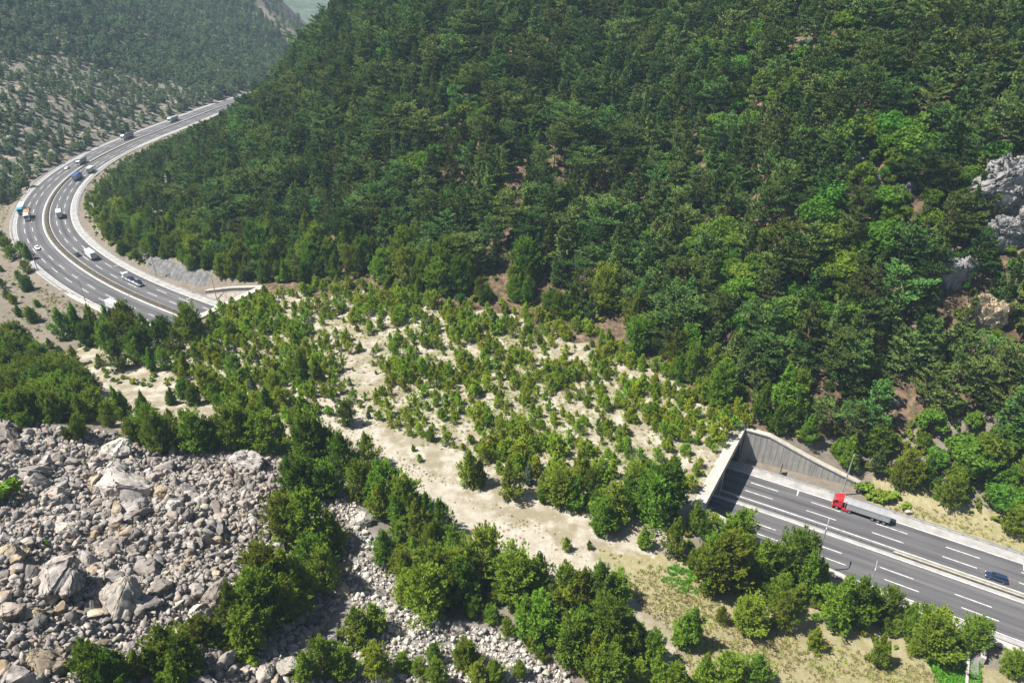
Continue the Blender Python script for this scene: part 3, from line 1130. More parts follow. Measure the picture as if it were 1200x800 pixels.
def conifer(seed, h, crown0, rmax, shape, whorl, nbr, tuft, blades, per_m, droop=0.0, rise=0.35, irregular=0.25, width=0.2, spread=0.55, padded=0.0, multi=1, plume=0.0):
    """trunk with whorls of branches that carry needle tufts; returns (crown V,F), (trunk V,F)"""
    r = np.random.default_rng(seed)
    P, D, wood = [], [], []
    stems = [(np.zeros(3), h)]
    for _ in range(multi - 1):
        a = r.uniform(0, 2 * PI)
        stems.append((np.array([math.cos(a), math.sin(a), 0]) * rmax * r.uniform(0.35, 0.6), h * r.uniform(0.55, 0.85)))
    for base, hh in stems:
        lean = r.normal(size=2) * 0.03 * hh
        zs = np.linspace(0, 1, 7)
        tp = np.c_[base[0] + lean[0] * zs ** 2, base[1] + lean[1] * zs ** 2, zs * hh * 0.97]
        wood.append(tube_np(tp - np.array([0, 0, 0.4]) * (zs[:, None] == 0), 0.02 * hh * (1 - 0.9 * zs) + 0.02))
        z = crown0 * hh
        az0 = r.uniform(0, 2 * PI)
        lopside = r.normal(size=2) * irregular * 0.5
        while z < hh * 0.985:
            f = (z - crown0 * hh) / (hh * (1 - crown0))
            L0 = rmax * shape(f) * (hh / h) ** 0.7
            k = max(3, int(round(nbr * (0.6 + 0.5 * (1 - f)))))
            for b in range(k):
                az = az0 + 2 * PI * b / k + r.normal() * 0.3
                if r.random() < irregular * 0.45 and f < 0.85:
                    continue
                L = L0 * (1 + irregular * r.normal()) * (1 + lopside[0] * math.cos(az) + lopside[1] * math.sin(az))
                if L < 0.12:
                    continue
                el = rise * (0.25 + 1.3 * f) - droop * (1 - f) + r.normal() * 0.12
                u = np.array([math.cos(az), math.sin(az), 0])
                n = max(2, int(L * per_m))
                t = r.uniform(0.18, 1.0, n) ** 0.7
                sidev = np.array([-u[1], u[0], 0])
                lat = r.normal(size=n) * L * 0.24 * np.sin(np.clip(t, 0, 1) * PI * 0.85 + 0.35)
                zz = z + t * L * math.sin(el) + 0.12 * L * t ** 2
                zz = zz + r.normal(size=n) * (0.10 + 0.06 * L) * (1 - padded)
                fl = z / hh
                cx = base[0] + lean[0] * fl ** 2
                cy = base[1] + lean[1] * fl ** 2
                p = np.c_[cx + u[0] * t * L * math.cos(el) + sidev[0] * lat, cy + u[1] * t * L * math.cos(el) + sidev[1] * lat, zz]
                d = unit(u * 0.75 + np.array([0, 0, 0.55 + 0.5 * f]) + sidev * (lat / max(L, .2) * 1.4)[:, None])
                P.append(p)
                D.append(d)
                if plume:
                    k2 = 4
                    tip = np.array([cx + u[0] * L * math.cos(el) * 0.86, cy + u[1] * L * math.cos(el) * 0.86, z + L * math.sin(el) * 0.9])
                    pl = plume * r.uniform(0.6, 1.3)
                    P.append(tip + np.c_[r.normal(size=(k2, 2)) * 0.05, np.linspace(0, pl, k2)])
                    D.append(unit(np.c_[r.normal(size=(k2, 2)) * 0.25 + u[:2] * 0.15, np.ones(k2)]))
                if L > 0.8 and b % 2 == 0:
                    e = np.array([cx, cy, z]) + np.array([u[0] * math.cos(el), u[1] * math.cos(el), math.sin(el) + 0.1]) * L * 0.8
                    wood.append(tube_np([[cx, cy, z], e], [0.012 * hh * (1 - f) + .015, 0.01], 4))
            z += whorl * r.uniform(0.75, 1.25) * (1 - 0.35 * f)
            az0 += 1.1
        P.append(np.array([[base[0] + lean[0], base[1] + lean[1], hh * q] for q in (0.9, 0.93, 0.96, 0.99, 1.02)]))
        D.append(np.tile([0, 0, 1.0], (5, 1)))
    P, D = np.vstack(P), np.vstack(D)
    P[:, 2] = np.maximum(P[:, 2], 0.08)
    return tufts(P, D, tuft, blades, width, spread, r), join(wood)


def broadleaf(seed, h, rad, clumps, per, leaf, crown0=0.25):
    r = np.random.default_rng(seed)
    P, D, wood = [], [], []
    hh = h * (1 - crown0) / 2
    cz = h * crown0 + hh
    wood.append(tube_np([[0, 0, -0.4], [0.1, 0, h * crown0], [0.0, 0.15, cz]], [0.03 * h, 0.022 * h, 0.01 * h]))
    for c in range(clumps):
        a = r.uniform(0, 2 * PI)
        e = math.asin(r.uniform(-0.55, 1.0))
        q = r.uniform(0.45, 0.85)
        ctr = np.array([math.cos(a) * math.cos(e) * rad * q, math.sin(a) * math.cos(e) * rad * q, cz + math.sin(e) * hh * q])
        cr = rad * r.uniform(0.28, 0.46)
        n = int(per * r.uniform(0.7, 1.3))
        d = unit(r.normal(size=(n, 3)) + np.array([0, 0, 0.35]))
        P.append(ctr + d * cr * r.uniform(0.6, 1.08, (n, 1)) * np.array([1, 1, 0.8]))
        D.append(d)
        wood.append(tube_np([[0, 0, h * crown0 * 0.9], list(ctr)], [0.012 * h, 0.01], 4))
    P, D = np.vstack(P), np.vstack(D)
    P[:, 2] = np.maximum(P[:, 2], 0.1)
    n = len(P)
    nrm = unit(D + 0.7 * r.normal(size=(n, 3)))
    a = unit(np.cross(nrm, r.normal(size=(n, 3))))
    b = np.cross(nrm, a)
    s = (leaf * r.uniform(0.6, 1.3, n))[:, None]
    V = np.stack([P - a * s, P + b * s * 0.6, P + a * s, P - b * s * 0.6], 1).reshape(-1, 3)
    return (V, np.arange(len(V)).reshape(-1, 4)), join(wood)


def cone(f):
    return np.clip((1 - f) ** 0.85 * min(1.0, 0.55 + 2.2 * f), 0.03, 1)


def rounded(f):
    return max(0.06, math.sqrt(max(0.0, 1 - (f * 0.97) ** 2.0)) * min(1.0, 0.62 + 1.8 * f))


def column_s(f):
    return max(0.08, (1 - f) ** 0.55 * min(1.0, 0.7 + 1.2 * f))


PROTO = {}          # kind -> list of (crown mesh, trunk mesh, both-in-one object for the masses, height, radius)
PCOL = {}


def add_proto(kind, res, mat, h):
    (cv, cf), (tv, tf) = res
    cm = np_mesh('crown', cv, cf, [mat])
    tm = np_mesh('trunk', tv, tf, [M_BARK], smooth=True)
    V, F = join([(cv, cf), (tv, tf)])
    jm = np_mesh('whole_' + kind, V, F, [mat, M_BARK], matidx=np.r_[np.zeros(len(cf)), np.ones(len(tf))])
    PROTO.setdefault(kind, []).append((cm, tm, jm, h))


def spire(f):
    return max(0.04, (1 - f) ** 0.75 * min(1.0, 0.55 + 1.9 * f))


def flat_top(f):
    return max(0.25, math.sqrt(max(0.0, 1 - (2 * f - 0.95) ** 2 * 0.8)))


HS = [(cone, 3.2, 0.22, 1.15, .35), (flat_top, 4.0, 0.42, 1.4, .45), (cone, 2.8, 0.15, 1.05, .3), (rounded, 3.5, 0.3, 1.3, .42), (cone, 3.8, 0.26, 1.4, .45), (spire, 3.0, 0.2, 1.15, .35), (flat_top, 3.4, 0.36, 1.3, .45), (cone, 2.6, 0.3, 1.05, .4)]
for i, (sh, rm, c0, wh, irr) in enumerate(HS):
    add_proto('hill', conifer(100 + i, 14.0, c0, rm, sh, wh, 6, 0.78, 3, 13.0, 0.2, 0.26, irr, 0.18, 0.45, 0.8, 1, 0.4), M_HILL, 14.0)
for i in range(8):
    add_proto('young', conifer(200 + i, 7.0, 0.04, (2.25, 2.6, 2.0, 2.5)[i % 4], (rounded, cone, cone, rounded)[i % 4], 0.4, 7, 0.5, 4, 12.0, 0.0, 0.6, 0.34, 0.115, 0.38, 0.1, (1, 1, 2, 1, 3, 1, 2, 2)[i], 0.85), M_YOUNG, 7.0)
for i in range(7):
    add_proto('sapling', conifer(300 + i, 3.2, 0.12, (1.2, 1.45, 1.05)[i % 3], (cone, column_s, cone)[i % 3], 0.32, 5, 0.46, 4, 8.0, 0.0, 0.8, 0.4, 0.125, 0.4, 0.0, (1, 2, 1, 3, 1, 2, 1)[i], 0.4), M_SAPL, 3.2)
for i in range(4):
    add_proto('broad', broadleaf(400 + i, 8.0, (3.2, 3.8, 3.0, 3.4)[i], 26, 120, 0.34, 0.12), M_BROAD, 8.0)
for i in range(3):
    add_proto('shrub', broadleaf(450 + i, 1.6, 1.1, 9, 50, 0.2, 0.05), M_YOUNG, 1.6)
for i in range(2):
    add_proto('spruce', conifer(500 + i, 4.0, 0.04, 1.1, cone, 0.3, 7, 0.34, 3, 11.0, 0.1, 0.2, 0.12, 0.2, 0.5, 0.2), M_GREYG, 4.0)
for i in range(4):
    add_proto('far', conifer(600 + i, 8.0, 0.12, (2.4, 2.8)[i % 2], (rounded, cone)[i % 2], 0.9, 5, 0.95, 2, 5.0, 0.0, 0.4, 0.3, 0.28, 0.5, 0.3), M_FARW_HAZE, 8.0)
print('proto faces', {k: [len(p[0].polygons) for p in v] for k, v in PROTO.items()})


def plant(kind, x, y, z, h, name, label, cat, group=None, wide=1.0, var=None, rz=None):
    """one plant: an Empty at its foot with a trunk and a crown"""
    ps = PROTO[kind]
    i = random.randrange(len(ps)) if var is None else var % len(ps)
    cm, tm, jm, h0 = ps[i]
    t = empty(name, (x, y, z), random.uniform(0, 2 * PI) if rz is None else rz)
    s = h / h0
    t.scale = (s * wide, s * wide, s)
    tag(t, label, cat, group)
    link(bpy.data.objects.new('trunk', tm), t)
    link(bpy.data.objects.new('crown', cm), t)
    return t


# ------------------------------------------------------------------ masses: one object each, copies spread by geometry nodes
def scatter(name, variants, P, S, idx, mat=None, tilt=None, rot=None):
    """one object of many copies. variants: meshes; P points; S (n,) or (n,3) sizes; idx which variant each point gets"""
    P = np.asarray(P, float)
    n = len(P)
    me = bpy.data.meshes.new(name)
    me.vertices.add(n)
    me.vertices.foreach_set('co', P.astype(np.float32).ravel())
    S = np.asarray(S, float)
    if S.ndim == 1:
        S = np.repeat(S[:, None], 3, 1)
    if rot is None:
        rot = np.c_[np.zeros(n), np.zeros(n), rng.uniform(0, 2 * PI, n)]
        if tilt:
            rot[:, :2] = rng.normal(size=(n, 2)) * tilt
    for nm, typ, data in (('scl', 'FLOAT_VECTOR', S), ('rot', 'FLOAT_VECTOR', rot)):
        a = me.attributes.new(nm, typ, 'POINT')
        a.data.foreach_set('vector', data.astype(np.float32).ravel())
    a = me.attributes.new('idx', 'INT', 'POINT')
    a.data.foreach_set('value', np.asarray(idx, np.int32))
    o = link(bpy.data.objects.new(name, me))
    key = tuple(m.name for m in variants)
    if key not in PCOL:
        c = bpy.data.collections.new('models_' + name)
        for k, m in enumerate(variants):
            c.objects.link(bpy.data.objects.new('%s_%02d' % (m.name, k), m))
        PCOL[key] = c
    g = bpy.data.node_groups.new(name + '_spread', 'GeometryNodeTree')
    g.interface.new_socket('Geometry', in_out='INPUT', socket_type='NodeSocketGeometry')
    g.interface.new_socket('Geometry', in_out='OUTPUT', socket_type='NodeSocketGeometry')
    gi = g.nodes.new('NodeGroupInput')
    go = g.nodes.new('NodeGroupOutput')
    ci = g.nodes.new('GeometryNodeCollectionInfo')
    ci.inputs['Collection'].default_value = PCOL[key]
    ci.inputs['Separate Children'].default_value = True
    ci.inputs['Reset Children'].default_value = True
    ip = g.nodes.new('GeometryNodeInstanceOnPoints')
    ip.inputs['Pick Instance'].default_value = True
    at = {}
    for nm, dt in (('scl', 'FLOAT_VECTOR'), ('rot', 'FLOAT_VECTOR'), ('idx', 'INT')):
        q = g.nodes.new('GeometryNodeInputNamedAttribute')
        q.data_type = dt
        q.inputs['Name'].default_value = nm
        at[nm] = q.outputs['Attribute']
    er = g.nodes.new('FunctionNodeEulerToRotation')
    g.links.new(at['rot'], er.inputs[0])
    g.links.new(gi.outputs[0], ip.inputs['Points'])
    g.links.new(ci.outputs[0], ip.inputs['Instance'])
    g.links.new(at['idx'], ip.inputs['Instance Index'])
    g.links.new(er.outputs[0], ip.inputs['Rotation'])
    g.links.new(at['scl'], ip.inputs['Scale'])
    g.links.new(ip.outputs[0], go.inputs[0])
    mod = o.modifiers.new('spread', 'NODES')
    mod.node_group = g
    return tag(o, kind='stuff')


def jitter_grid(x0, x1, y0, y1, step, seed):
    r = np.random.default_rng(seed)
    gx, gy = np.meshgrid(np.arange(x0, x1, step), np.arange(y0, y1, step))
    x = gx.ravel() + r.uniform(-.48, .48, gx.size) * step
    y = gy.ravel() + r.uniform(-.48, .48, gx.size) * step
    return x, y


def in_frame(u, v, mar=40, low=120):
    return (u > -mar) & (u < 1200 + mar) & (v > -mar) & (v < 800 + low)

# ================================================================== ROCKS
def rock_material(name, a, b, c):
    m, nt, out = mat_new(name)
    p = principled(nt, out, 0.92, 0.15)
    g = nd(nt, 'ShaderNodeNewGeometry')
    oi = nd(nt, 'ShaderNodeObjectInfo')
    off = nd(nt, 'ShaderNodeVectorMath', operation='ADD')
    nt.links.new(g.outputs['Position'], off.inputs[0])
    cmb = nd(nt, 'ShaderNodeCombineXYZ')
    nt.links.new(math_n(nt, 'MULTIPLY', oi.outputs['Random'], 40.0), cmb.inputs[0])
    nt.links.new(cmb.outputs[0], off.inputs[1])
    f1 = noise(nt, off.outputs[0], 0.55, 5, 0.65)
    f2 = noise(nt, off.outputs[0], 3.5, 4, 0.7)
    k = math_n(nt, 'ADD', math_n(nt, 'MULTIPLY', f1, 0.6), math_n(nt, 'MULTIPLY', f2, 0.4))
    r = ramp(nt, [(0.33, a), (0.5, b), (0.66, c)])
    nt.links.new(k, r.inputs[0])
    hs = nd(nt, 'ShaderNodeHueSaturation')
    rv = math_n(nt, 'FRACT', math_n(nt, 'MULTIPLY', oi.outputs['Random'], 13.7))
    nt.links.new(math_n(nt, 'ADD', 0.6, math_n(nt, 'MULTIPLY', rv, 0.75)), hs.inputs['Value'])
    nt.links.new(math_n(nt, 'ADD', 0.5, math_n(nt, 'MULTIPLY', oi.outputs['Random'], 0.7)), hs.inputs['Saturation'])
    nt.links.new(r.outputs[0], hs.inputs['Color'])
    nt.links.new(hs.outputs[0], p.inputs['Base Color'])
    b_ = nd(nt, 'ShaderNodeBump')
    b_.inputs['Strength'].default_value = 0.6
    b_.inputs['Distance'].default_value = 0.15
    nt.links.new(f2, b_.inputs['Height'])
    nt.links.new(b_.outputs[0], p.inputs['Normal'])
    return m


M_ROCK = rock_material('limestone', (0.115, 0.101, 0.092), (0.262, 0.229, 0.203), (0.405, 0.357, 0.312))
M_ROCKW = rock_material('limestone_pale', (0.266, 0.243, 0.209), (0.391, 0.357, 0.310), (0.470, 0.433, 0.375))
M_CRAG = rock_material('crag_limestone', (0.07, 0.07, 0.07), (0.165, 0.162, 0.158), (0.26, 0.254, 0.245))
M_ROCKT = rock_material('limestone_tan', (0.183, 0.141, 0.098), (0.320, 0.259, 0.183), (0.396, 0.340, 0.253))


def rock_mesh(seed, sub, npts=15, stretch=(1, 1, 0.75), rough=0.05, mats=()):
    """angular block: convex hull of a few random points, broken further for the larger ones"""
    r = np.random.default_rng(seed)
    P = unit(r.normal(size=(npts, 3))) * r.uniform(0.72, 1.08, (npts, 1)) * np.array(stretch) * r.uniform(0.85, 1.15, 3)
    bm = bmesh.new()
    for p in P:
        bm.verts.new(p)
    h = bmesh.ops.convex_hull(bm, input=bm.verts)
    dead = [e for e in h['geom_interior'] if isinstance(e, bmesh.types.BMVert)]
    if dead:
        bmesh.ops.delete(bm, geom=dead, context='VERTS')
    bmesh.ops.bevel(bm, geom=list(bm.edges), offset=0.07 if sub > 2 else 0.03, segments=1, affect='EDGES', clamp_overlap=True)
    bmesh.ops.triangulate(bm, faces=bm.faces)
    for _ in range(sub - 2):
        bmesh.ops.subdivide_edges(bm, edges=list(bm.edges), cuts=1, use_grid_fill=True)
    bmesh.ops.triangulate(bm, faces=bm.faces)
    bm.verts.ensure_lookup_table()
    V = np.array([v.co[:] for v in bm.verts])
    F = np.array([[v.index for v in f.verts] for f in bm.faces])
    bm.free()
    if sub > 2:
        nz = np.zeros(len(V))
        for k in range(7):
            q = unit(r.normal(size=3)) * (2.5 + 2.2 * k)
            nz += (np.abs(np.sin(V @ q + r.uniform(0, 6))) - 0.6) / (1 + k * 0.45)
        # a couple of fissures
        for _ in range(sub - 2):
            q = unit(r.normal(size=3))
            c = np.abs(V @ q - r.uniform(-.5, .5))
            nz -= 2.4 * np.maximum(0, 0.09 - c) / 0.09
        V = V * (1 + rough * nz)[:, None] + r.normal(size=V.shape) * rough * 0.16
    return np_mesh('rock', V, F, mats)


ROCKS = [rock_mesh(700 + i, 4, 15, (1, (0.8, 0.65, 0.9)[i % 3], (0.7, 0.55, 0.8)[i % 3]), 0.06, [M_ROCK]) for i in range(8)]
ROCKS_T = [rock_mesh(720 + i, 4, 14, (1, 0.8, 0.7), 0.06, [M_ROCKT]) for i in range(3)]
RUBBLE = [rock_mesh(740 + i, 2, 13, (1, (0.8, 0.6)[i % 2], (0.7, 0.55)[i % 2]), 0.05, [M_ROCK]) for i in range(7)] + [rock_mesh(760, 2, 10, (1, .8, .7), .05, [M_ROCKT])]
RUBBLE_W = [rock_mesh(770 + i, 2, 13, (1, (0.85, 0.7)[i % 2], 0.65), 0.05, [M_ROCKW]) for i in range(5)]

SCREE_MAIN = [(-30, 494), (60, 500), (130, 508), (170, 527), (250, 532), (335, 540), (372, 556), (400, 580), (415, 640), (400, 700), (380, 745), (345, 790), (330, 870), (-40, 870)]
SCREE_LOW = [(385, 555), (415, 585), (440, 640), (455, 665), (480, 720), (560, 735), (605, 745), (625, 770), (665, 790), (680, 830), (330, 840), (330, 770), (385, 745), (420, 725), (405, 680), (425, 640), (395, 590)]

BIG = [  # photograph position of the base, width in pixels, kind, label
    (68, 690, 66, 0, 'largest grey brown boulder low in the scree with a green tuft on top'),
    (142, 708, 56, 1, 'broad tan flat-faced boulder to the right of the largest scree boulder'),
    (252, 700, 52, 0, 'dark blocky boulder in the scree just left of the tall pine clump'),
    (14, 722, 44, 0, 'big grey boulder at the lower left edge of the scree'),
    (14, 655, 42, 1, 'pale boulder above the grey boulder on the left edge of the scree'),
    (150, 575, 66, 0, 'long dark slab lying near the top of the scree'),
    (208, 598, 28, 2, 'single pale cream boulder standing in the middle of the scree'),
    (102, 562, 26, 1, 'tan pointed boulder left of the long dark slab'),
    (136, 532, 40, 2, 'pale flat boulder on the crest of the scree below the pines'),
    (10, 512, 34, 0, 'grey boulder at the far left end of the scree crest'),
    (238, 628, 24, 2, 'pale rounded boulder right of the cream boulder'),
    (222, 655, 22, 1, 'brown rounded stone between the pale boulder and dark block'),
    (118, 676, 22, 2, 'upright pale pillar stone beside the largest boulder'),
    (40, 560, 38, 0, 'half buried grey ledge in the upper left of the scree'),
    (80, 625, 34, 2, 'light angular boulder in the left half of the scree'),
    (165, 595, 30, 0, 'grey boulder under the right end of the long dark slab'),
    (232, 725, 34, 2, 'pale broken boulder below the dark block by the pine clump'),
    (60, 785, 60, 1, 'flat tan ledge at the bottom left of the scree'),
    (45, 735, 30, 0, 'dark angular boulder above the flat tan ledge'),
    (290, 545, 40, 0, 'grey ledge at the right end of the scree crest'),
    (250, 775, 30, 0, 'grey boulder at the bottom right of the bright shrubs'),
    (335, 785, 34, 2, 'pale boulder between the two pine clumps at the bottom'),
    (425, 612, 26, 2, 'pale flat boulder under the pines at the head of the gully'),
    (402, 695, 24, 1, 'tan block on the shaded side of the boulder gully'),
]


def big_rock(u, v, px, kind, label, group=None):
    x, y, z, d = ground_at(u, v)
    r = px * d / FPX * 0.5
    seed = int(u * 7 + v * 13)
    mat = (M_ROCK, M_ROCKT, M_ROCKW)[kind]
    if px > 30:
        me = rock_mesh(seed, 5, 18, (1, 0.8, 0.8), 0.07, [mat])
    else:
        me = rock_mesh(seed, 5, 16, (1, 0.8, 0.75), 0.06, [mat])
    o = link(bpy.data.objects.new('boulder', me))
    o.location = (x, y, z + 0.25 * r)
    o.scale = (r * 1.15, r * 1.15, r * 1.1)
    rr = random.Random(seed)
    o.rotation_euler = (rr.uniform(-.4, .4), rr.uniform(-.4, .4), rr.uniform(0, 6.28))
    return tag(o, label, 'boulder', group)


for b in BIG:
    big_rock(*b)

# mid-sized boulders one by one, small rubble as one mass
x, y = jitter_grid(-150, 40, 20, 160, 1.7, 51)
z = height(x, y)
u, v, d = project(x, y, z)
ok = (in_poly(u, v, SCREE_MAIN) | in_poly(u, v, SCREE_LOW)) & in_frame(u, v, 15, 60)
x, y, z, u, v, d = (a[ok] for a in (x, y, z, u, v, d))
r = np.random.default_rng(52)
low = in_poly(u, v, SCREE_LOW)
size = 0.64 * (1 - r.random(len(x))) ** -0.42 * np.where(low, 0.5, 1.0)
size = np.minimum(size, 2.6)
clump = fbm(53, x, y, 14, 3)
size *= np.clip(1.0 + 0.7 * clump, 0.55, 1.7)
order = np.argsort(-size / d)
BOUL = order[:276]
for i in BOUL:
    k = random.randrange(8)
    ks = ROCKS if r.random() < 0.8 else ROCKS_T
    o = link(bpy.data.objects.new('boulder', ks[k % len(ks)]))
    s = size[i]
    o.location = (x[i], y[i], z[i] + 0.25 * s)
    o.scale = (s * r.uniform(.85, 1.2), s * r.uniform(.85, 1.2), s * r.uniform(.8, 1.1))
    o.rotation_euler = (r.normal() * 0.5, r.normal() * 0.5, r.uniform(0, 6.28))
    if low[i]:
        tag(o, 'loose grey stone in the rubble gully under the lower pines', 'boulder', 'stones in the lower rubble gully')
    else:
        tag(o, 'grey limestone boulder among the rubble of the open scree', 'boulder', 'boulders of the scree')
rest = order[276:]
RP = [np.c_[x, y, z + 0.1][rest]]
RSZ = [size[rest]]
for step, lo, hi, seed in ((1.45, 0.6, 1.45, 54), (0.95, 0.35, 0.9, 55), (0.62, 0.16, 0.48, 57)):
    x2, y2 = jitter_grid(-150, 40, 20, 160, step, seed)
    z2 = height(x2, y2)
    u2, v2, d2 = project(x2, y2, z2)
    ok = (in_poly(u2, v2, SCREE_MAIN) | in_poly(u2, v2, SCREE_LOW)) & in_frame(u2, v2, 15, 40)
    RP.append(np.c_[x2, y2, z2 + 0.03 + lo * rng.uniform(-0.5, 1.4, len(x2))][ok])
    RSZ.append(rng.uniform(lo, hi, ok.sum()) * np.where(in_poly(u2, v2, SCREE_LOW)[ok], 0.72, 1.05))
RP, RSZ = np.vstack(RP), np.concatenate(RSZ)
_u, _v, _ = project(RP[:, 0], RP[:, 1], RP[:, 2])
lowm = in_poly(_u, _v, SCREE_LOW)
rot = np.c_[rng.normal(size=(len(RP), 2)) * 0.6, rng.uniform(0, 6.28, len(RP))]
scatter('rubble', RUBBLE, RP[~lowm], RSZ[~lowm], rng.integers(0, 8, (~lowm).sum()), rot=rot[~lowm])
scatter('rubble', RUBBLE_W, RP[lowm], RSZ[lowm], rng.integers(0, 5, lowm.sum()), rot=rot[lowm])
print('rubble', len(RP), 'boulders', len(BOUL))

# rock outcrops on the main hill: ribbed limestone slabs
OUT = [
    (1186, 256, 92, 60, -32, 'large bare grey limestone slab at the right edge of the hill'),
    (1178, 292, 44, 40, -30, 'smaller pale crag just below the large limestone slab'),
    (1112, 338, 30, 46, 12, 'tall narrow grey crag between trees left of the pale crag'),
    (1152, 385, 34, 40, 10, 'brownish crag low on the right side of the hill'),
    (1060, 228, 20, 18, -30, 'small pale rock by the bright bushes high on the hill'),
    (1022, 222, 20, 22, 0, 'small grey crag left of the pale rock high on the hill'),
    (1005, 190, 24, 14, 10, 'bare rocky patch with pinkish soil in the upper hill forest'),
    (942, 58, 18, 16, 0, 'small grey crag near the top edge of the hill'),
    (1164, 150, 16, 26, 0, 'pale rock rib near the right edge high on the hill'),
    (1048, 475, 26, 14, 0, 'cluster of white stones at a soil patch above the retaining wall'),
    (598, 208, 20, 10, 0, 'grey rock ledge under a reddish soil scar mid hill'),
]
for u_, v_, wpx, hpx, tilt, lab in OUT:
    X, Y, Z, D = ground_at(u_, v_)
    big = 1.6 if u_ > 1090 else 1.0
    w = big * wpx * D / FPX * 0.5
    h = big * hpx * D / FPX * 0.5 / 0.85
    seed = int(u_ + v_ * 3)
    rr = np.random.default_rng(seed)
    parts = []
    for k in range(7):
        me = rock_mesh(seed * 10 + k, 5, 22, (1.0, 0.7, 0.85), 0.11)
        Vk = np.array([q.co[:] for q in me.vertices])
        Fk = np.array([list(q.vertices) for q in me.polygons])
        bpy.data.meshes.remove(me)
        a = math.radians(-tilt + rr.normal() * 10)
        s = rr.uniform(0.45, 0.75) if k else 0.85
        Vk = Vk * np.array([w * s, max(1.6, w * 0.4) * s, h * s])
        Vk = Vk @ np.array([[math.cos(a), 0, -math.sin(a)], [0, 1, 0], [math.sin(a), 0, math.cos(a)]])
        if k:
            ox = rr.uniform(-0.6, 0.6) * w
            Vk = Vk + np.array([ox, rr.normal() * 0.3 + 0.3, ox * math.tan(math.radians(-tilt)) * 0.8 + rr.uniform(-.35, .4) * h])
        parts.append((Vk, Fk))
    V, F = join(parts)
    # fissures running along the bedding
    o = link(bpy.data.objects.new('rock_outcrop', np_mesh('rock_outcrop', V, F, [M_CRAG if 'brown' not in lab else M_ROCKT])))
    o.location = (X, Y - 0.6, Z + h * 0.42)
    tag(o, lab, 'rock outcrop')

# rock bank: the blasted foot of the hill beside the far road
ss_ = np.arange(SF - 82, SF - 30, 0.8)
bv_, bf_ = [], []
NB = 9
for i_, s_ in enumerate(ss_):
    end_ = smooth(0, 6, i_) * smooth(0, 6, len(ss_) - 1 - i_)
    for k_ in range(NB):
        n_ = 17.0 + 0.75 * k_
        p_ = road_pt(s_, n_)
        g_ = float(height(p_[0], p_[1]))
        rib = abs(math.sin(s_ * 0.9 + 1.3 * math.sin(s_ * 0.31))) + 0.6 * abs(math.sin(s_ * 2.3 + k_))
        up_ = (0.35 + 1.15 * rib * math.sin(PI * k_ / (NB - 1))) * end_ - 0.15
        if k_ in (0, NB - 1):
            up_ = -0.4
        bv_.append((p_[0] + rng.normal() * 0.12, p_[1] + rng.normal() * 0.12, g_ + up_ + rng.normal() * 0.12))
for i_ in range(len(ss_) - 1):
    for k_ in range(NB - 1):
        a_ = i_ * NB + k_
        bf_.append((a_, a_ + NB, a_ + NB + 1, a_ + 1))
tag(link(bpy.data.objects.new('rock_bank', np_mesh('rock_bank', bv_, bf_, [M_CRAG]))), 'pale streaked rock bank along the foot of the forest beside the far road', 'rock bank')

# ================================================================== TREES, ONE BY ONE
ORD = ['first', 'second', 'third', 'fourth', 'fifth', 'sixth', 'seventh', 'eighth', 'ninth', 'tenth', 'eleventh', 'twelfth', 'thirteenth', 'fourteenth', 'fifteenth', 'sixteenth',
       'seventeenth', 'eighteenth', 'nineteenth', 'twentieth', 'twenty-first', 'twenty-second', 'twenty-third', 'twenty-fourth', 'twenty-fifth', 'twenty-sixth', 'twenty-seventh', 'twenty-eighth']
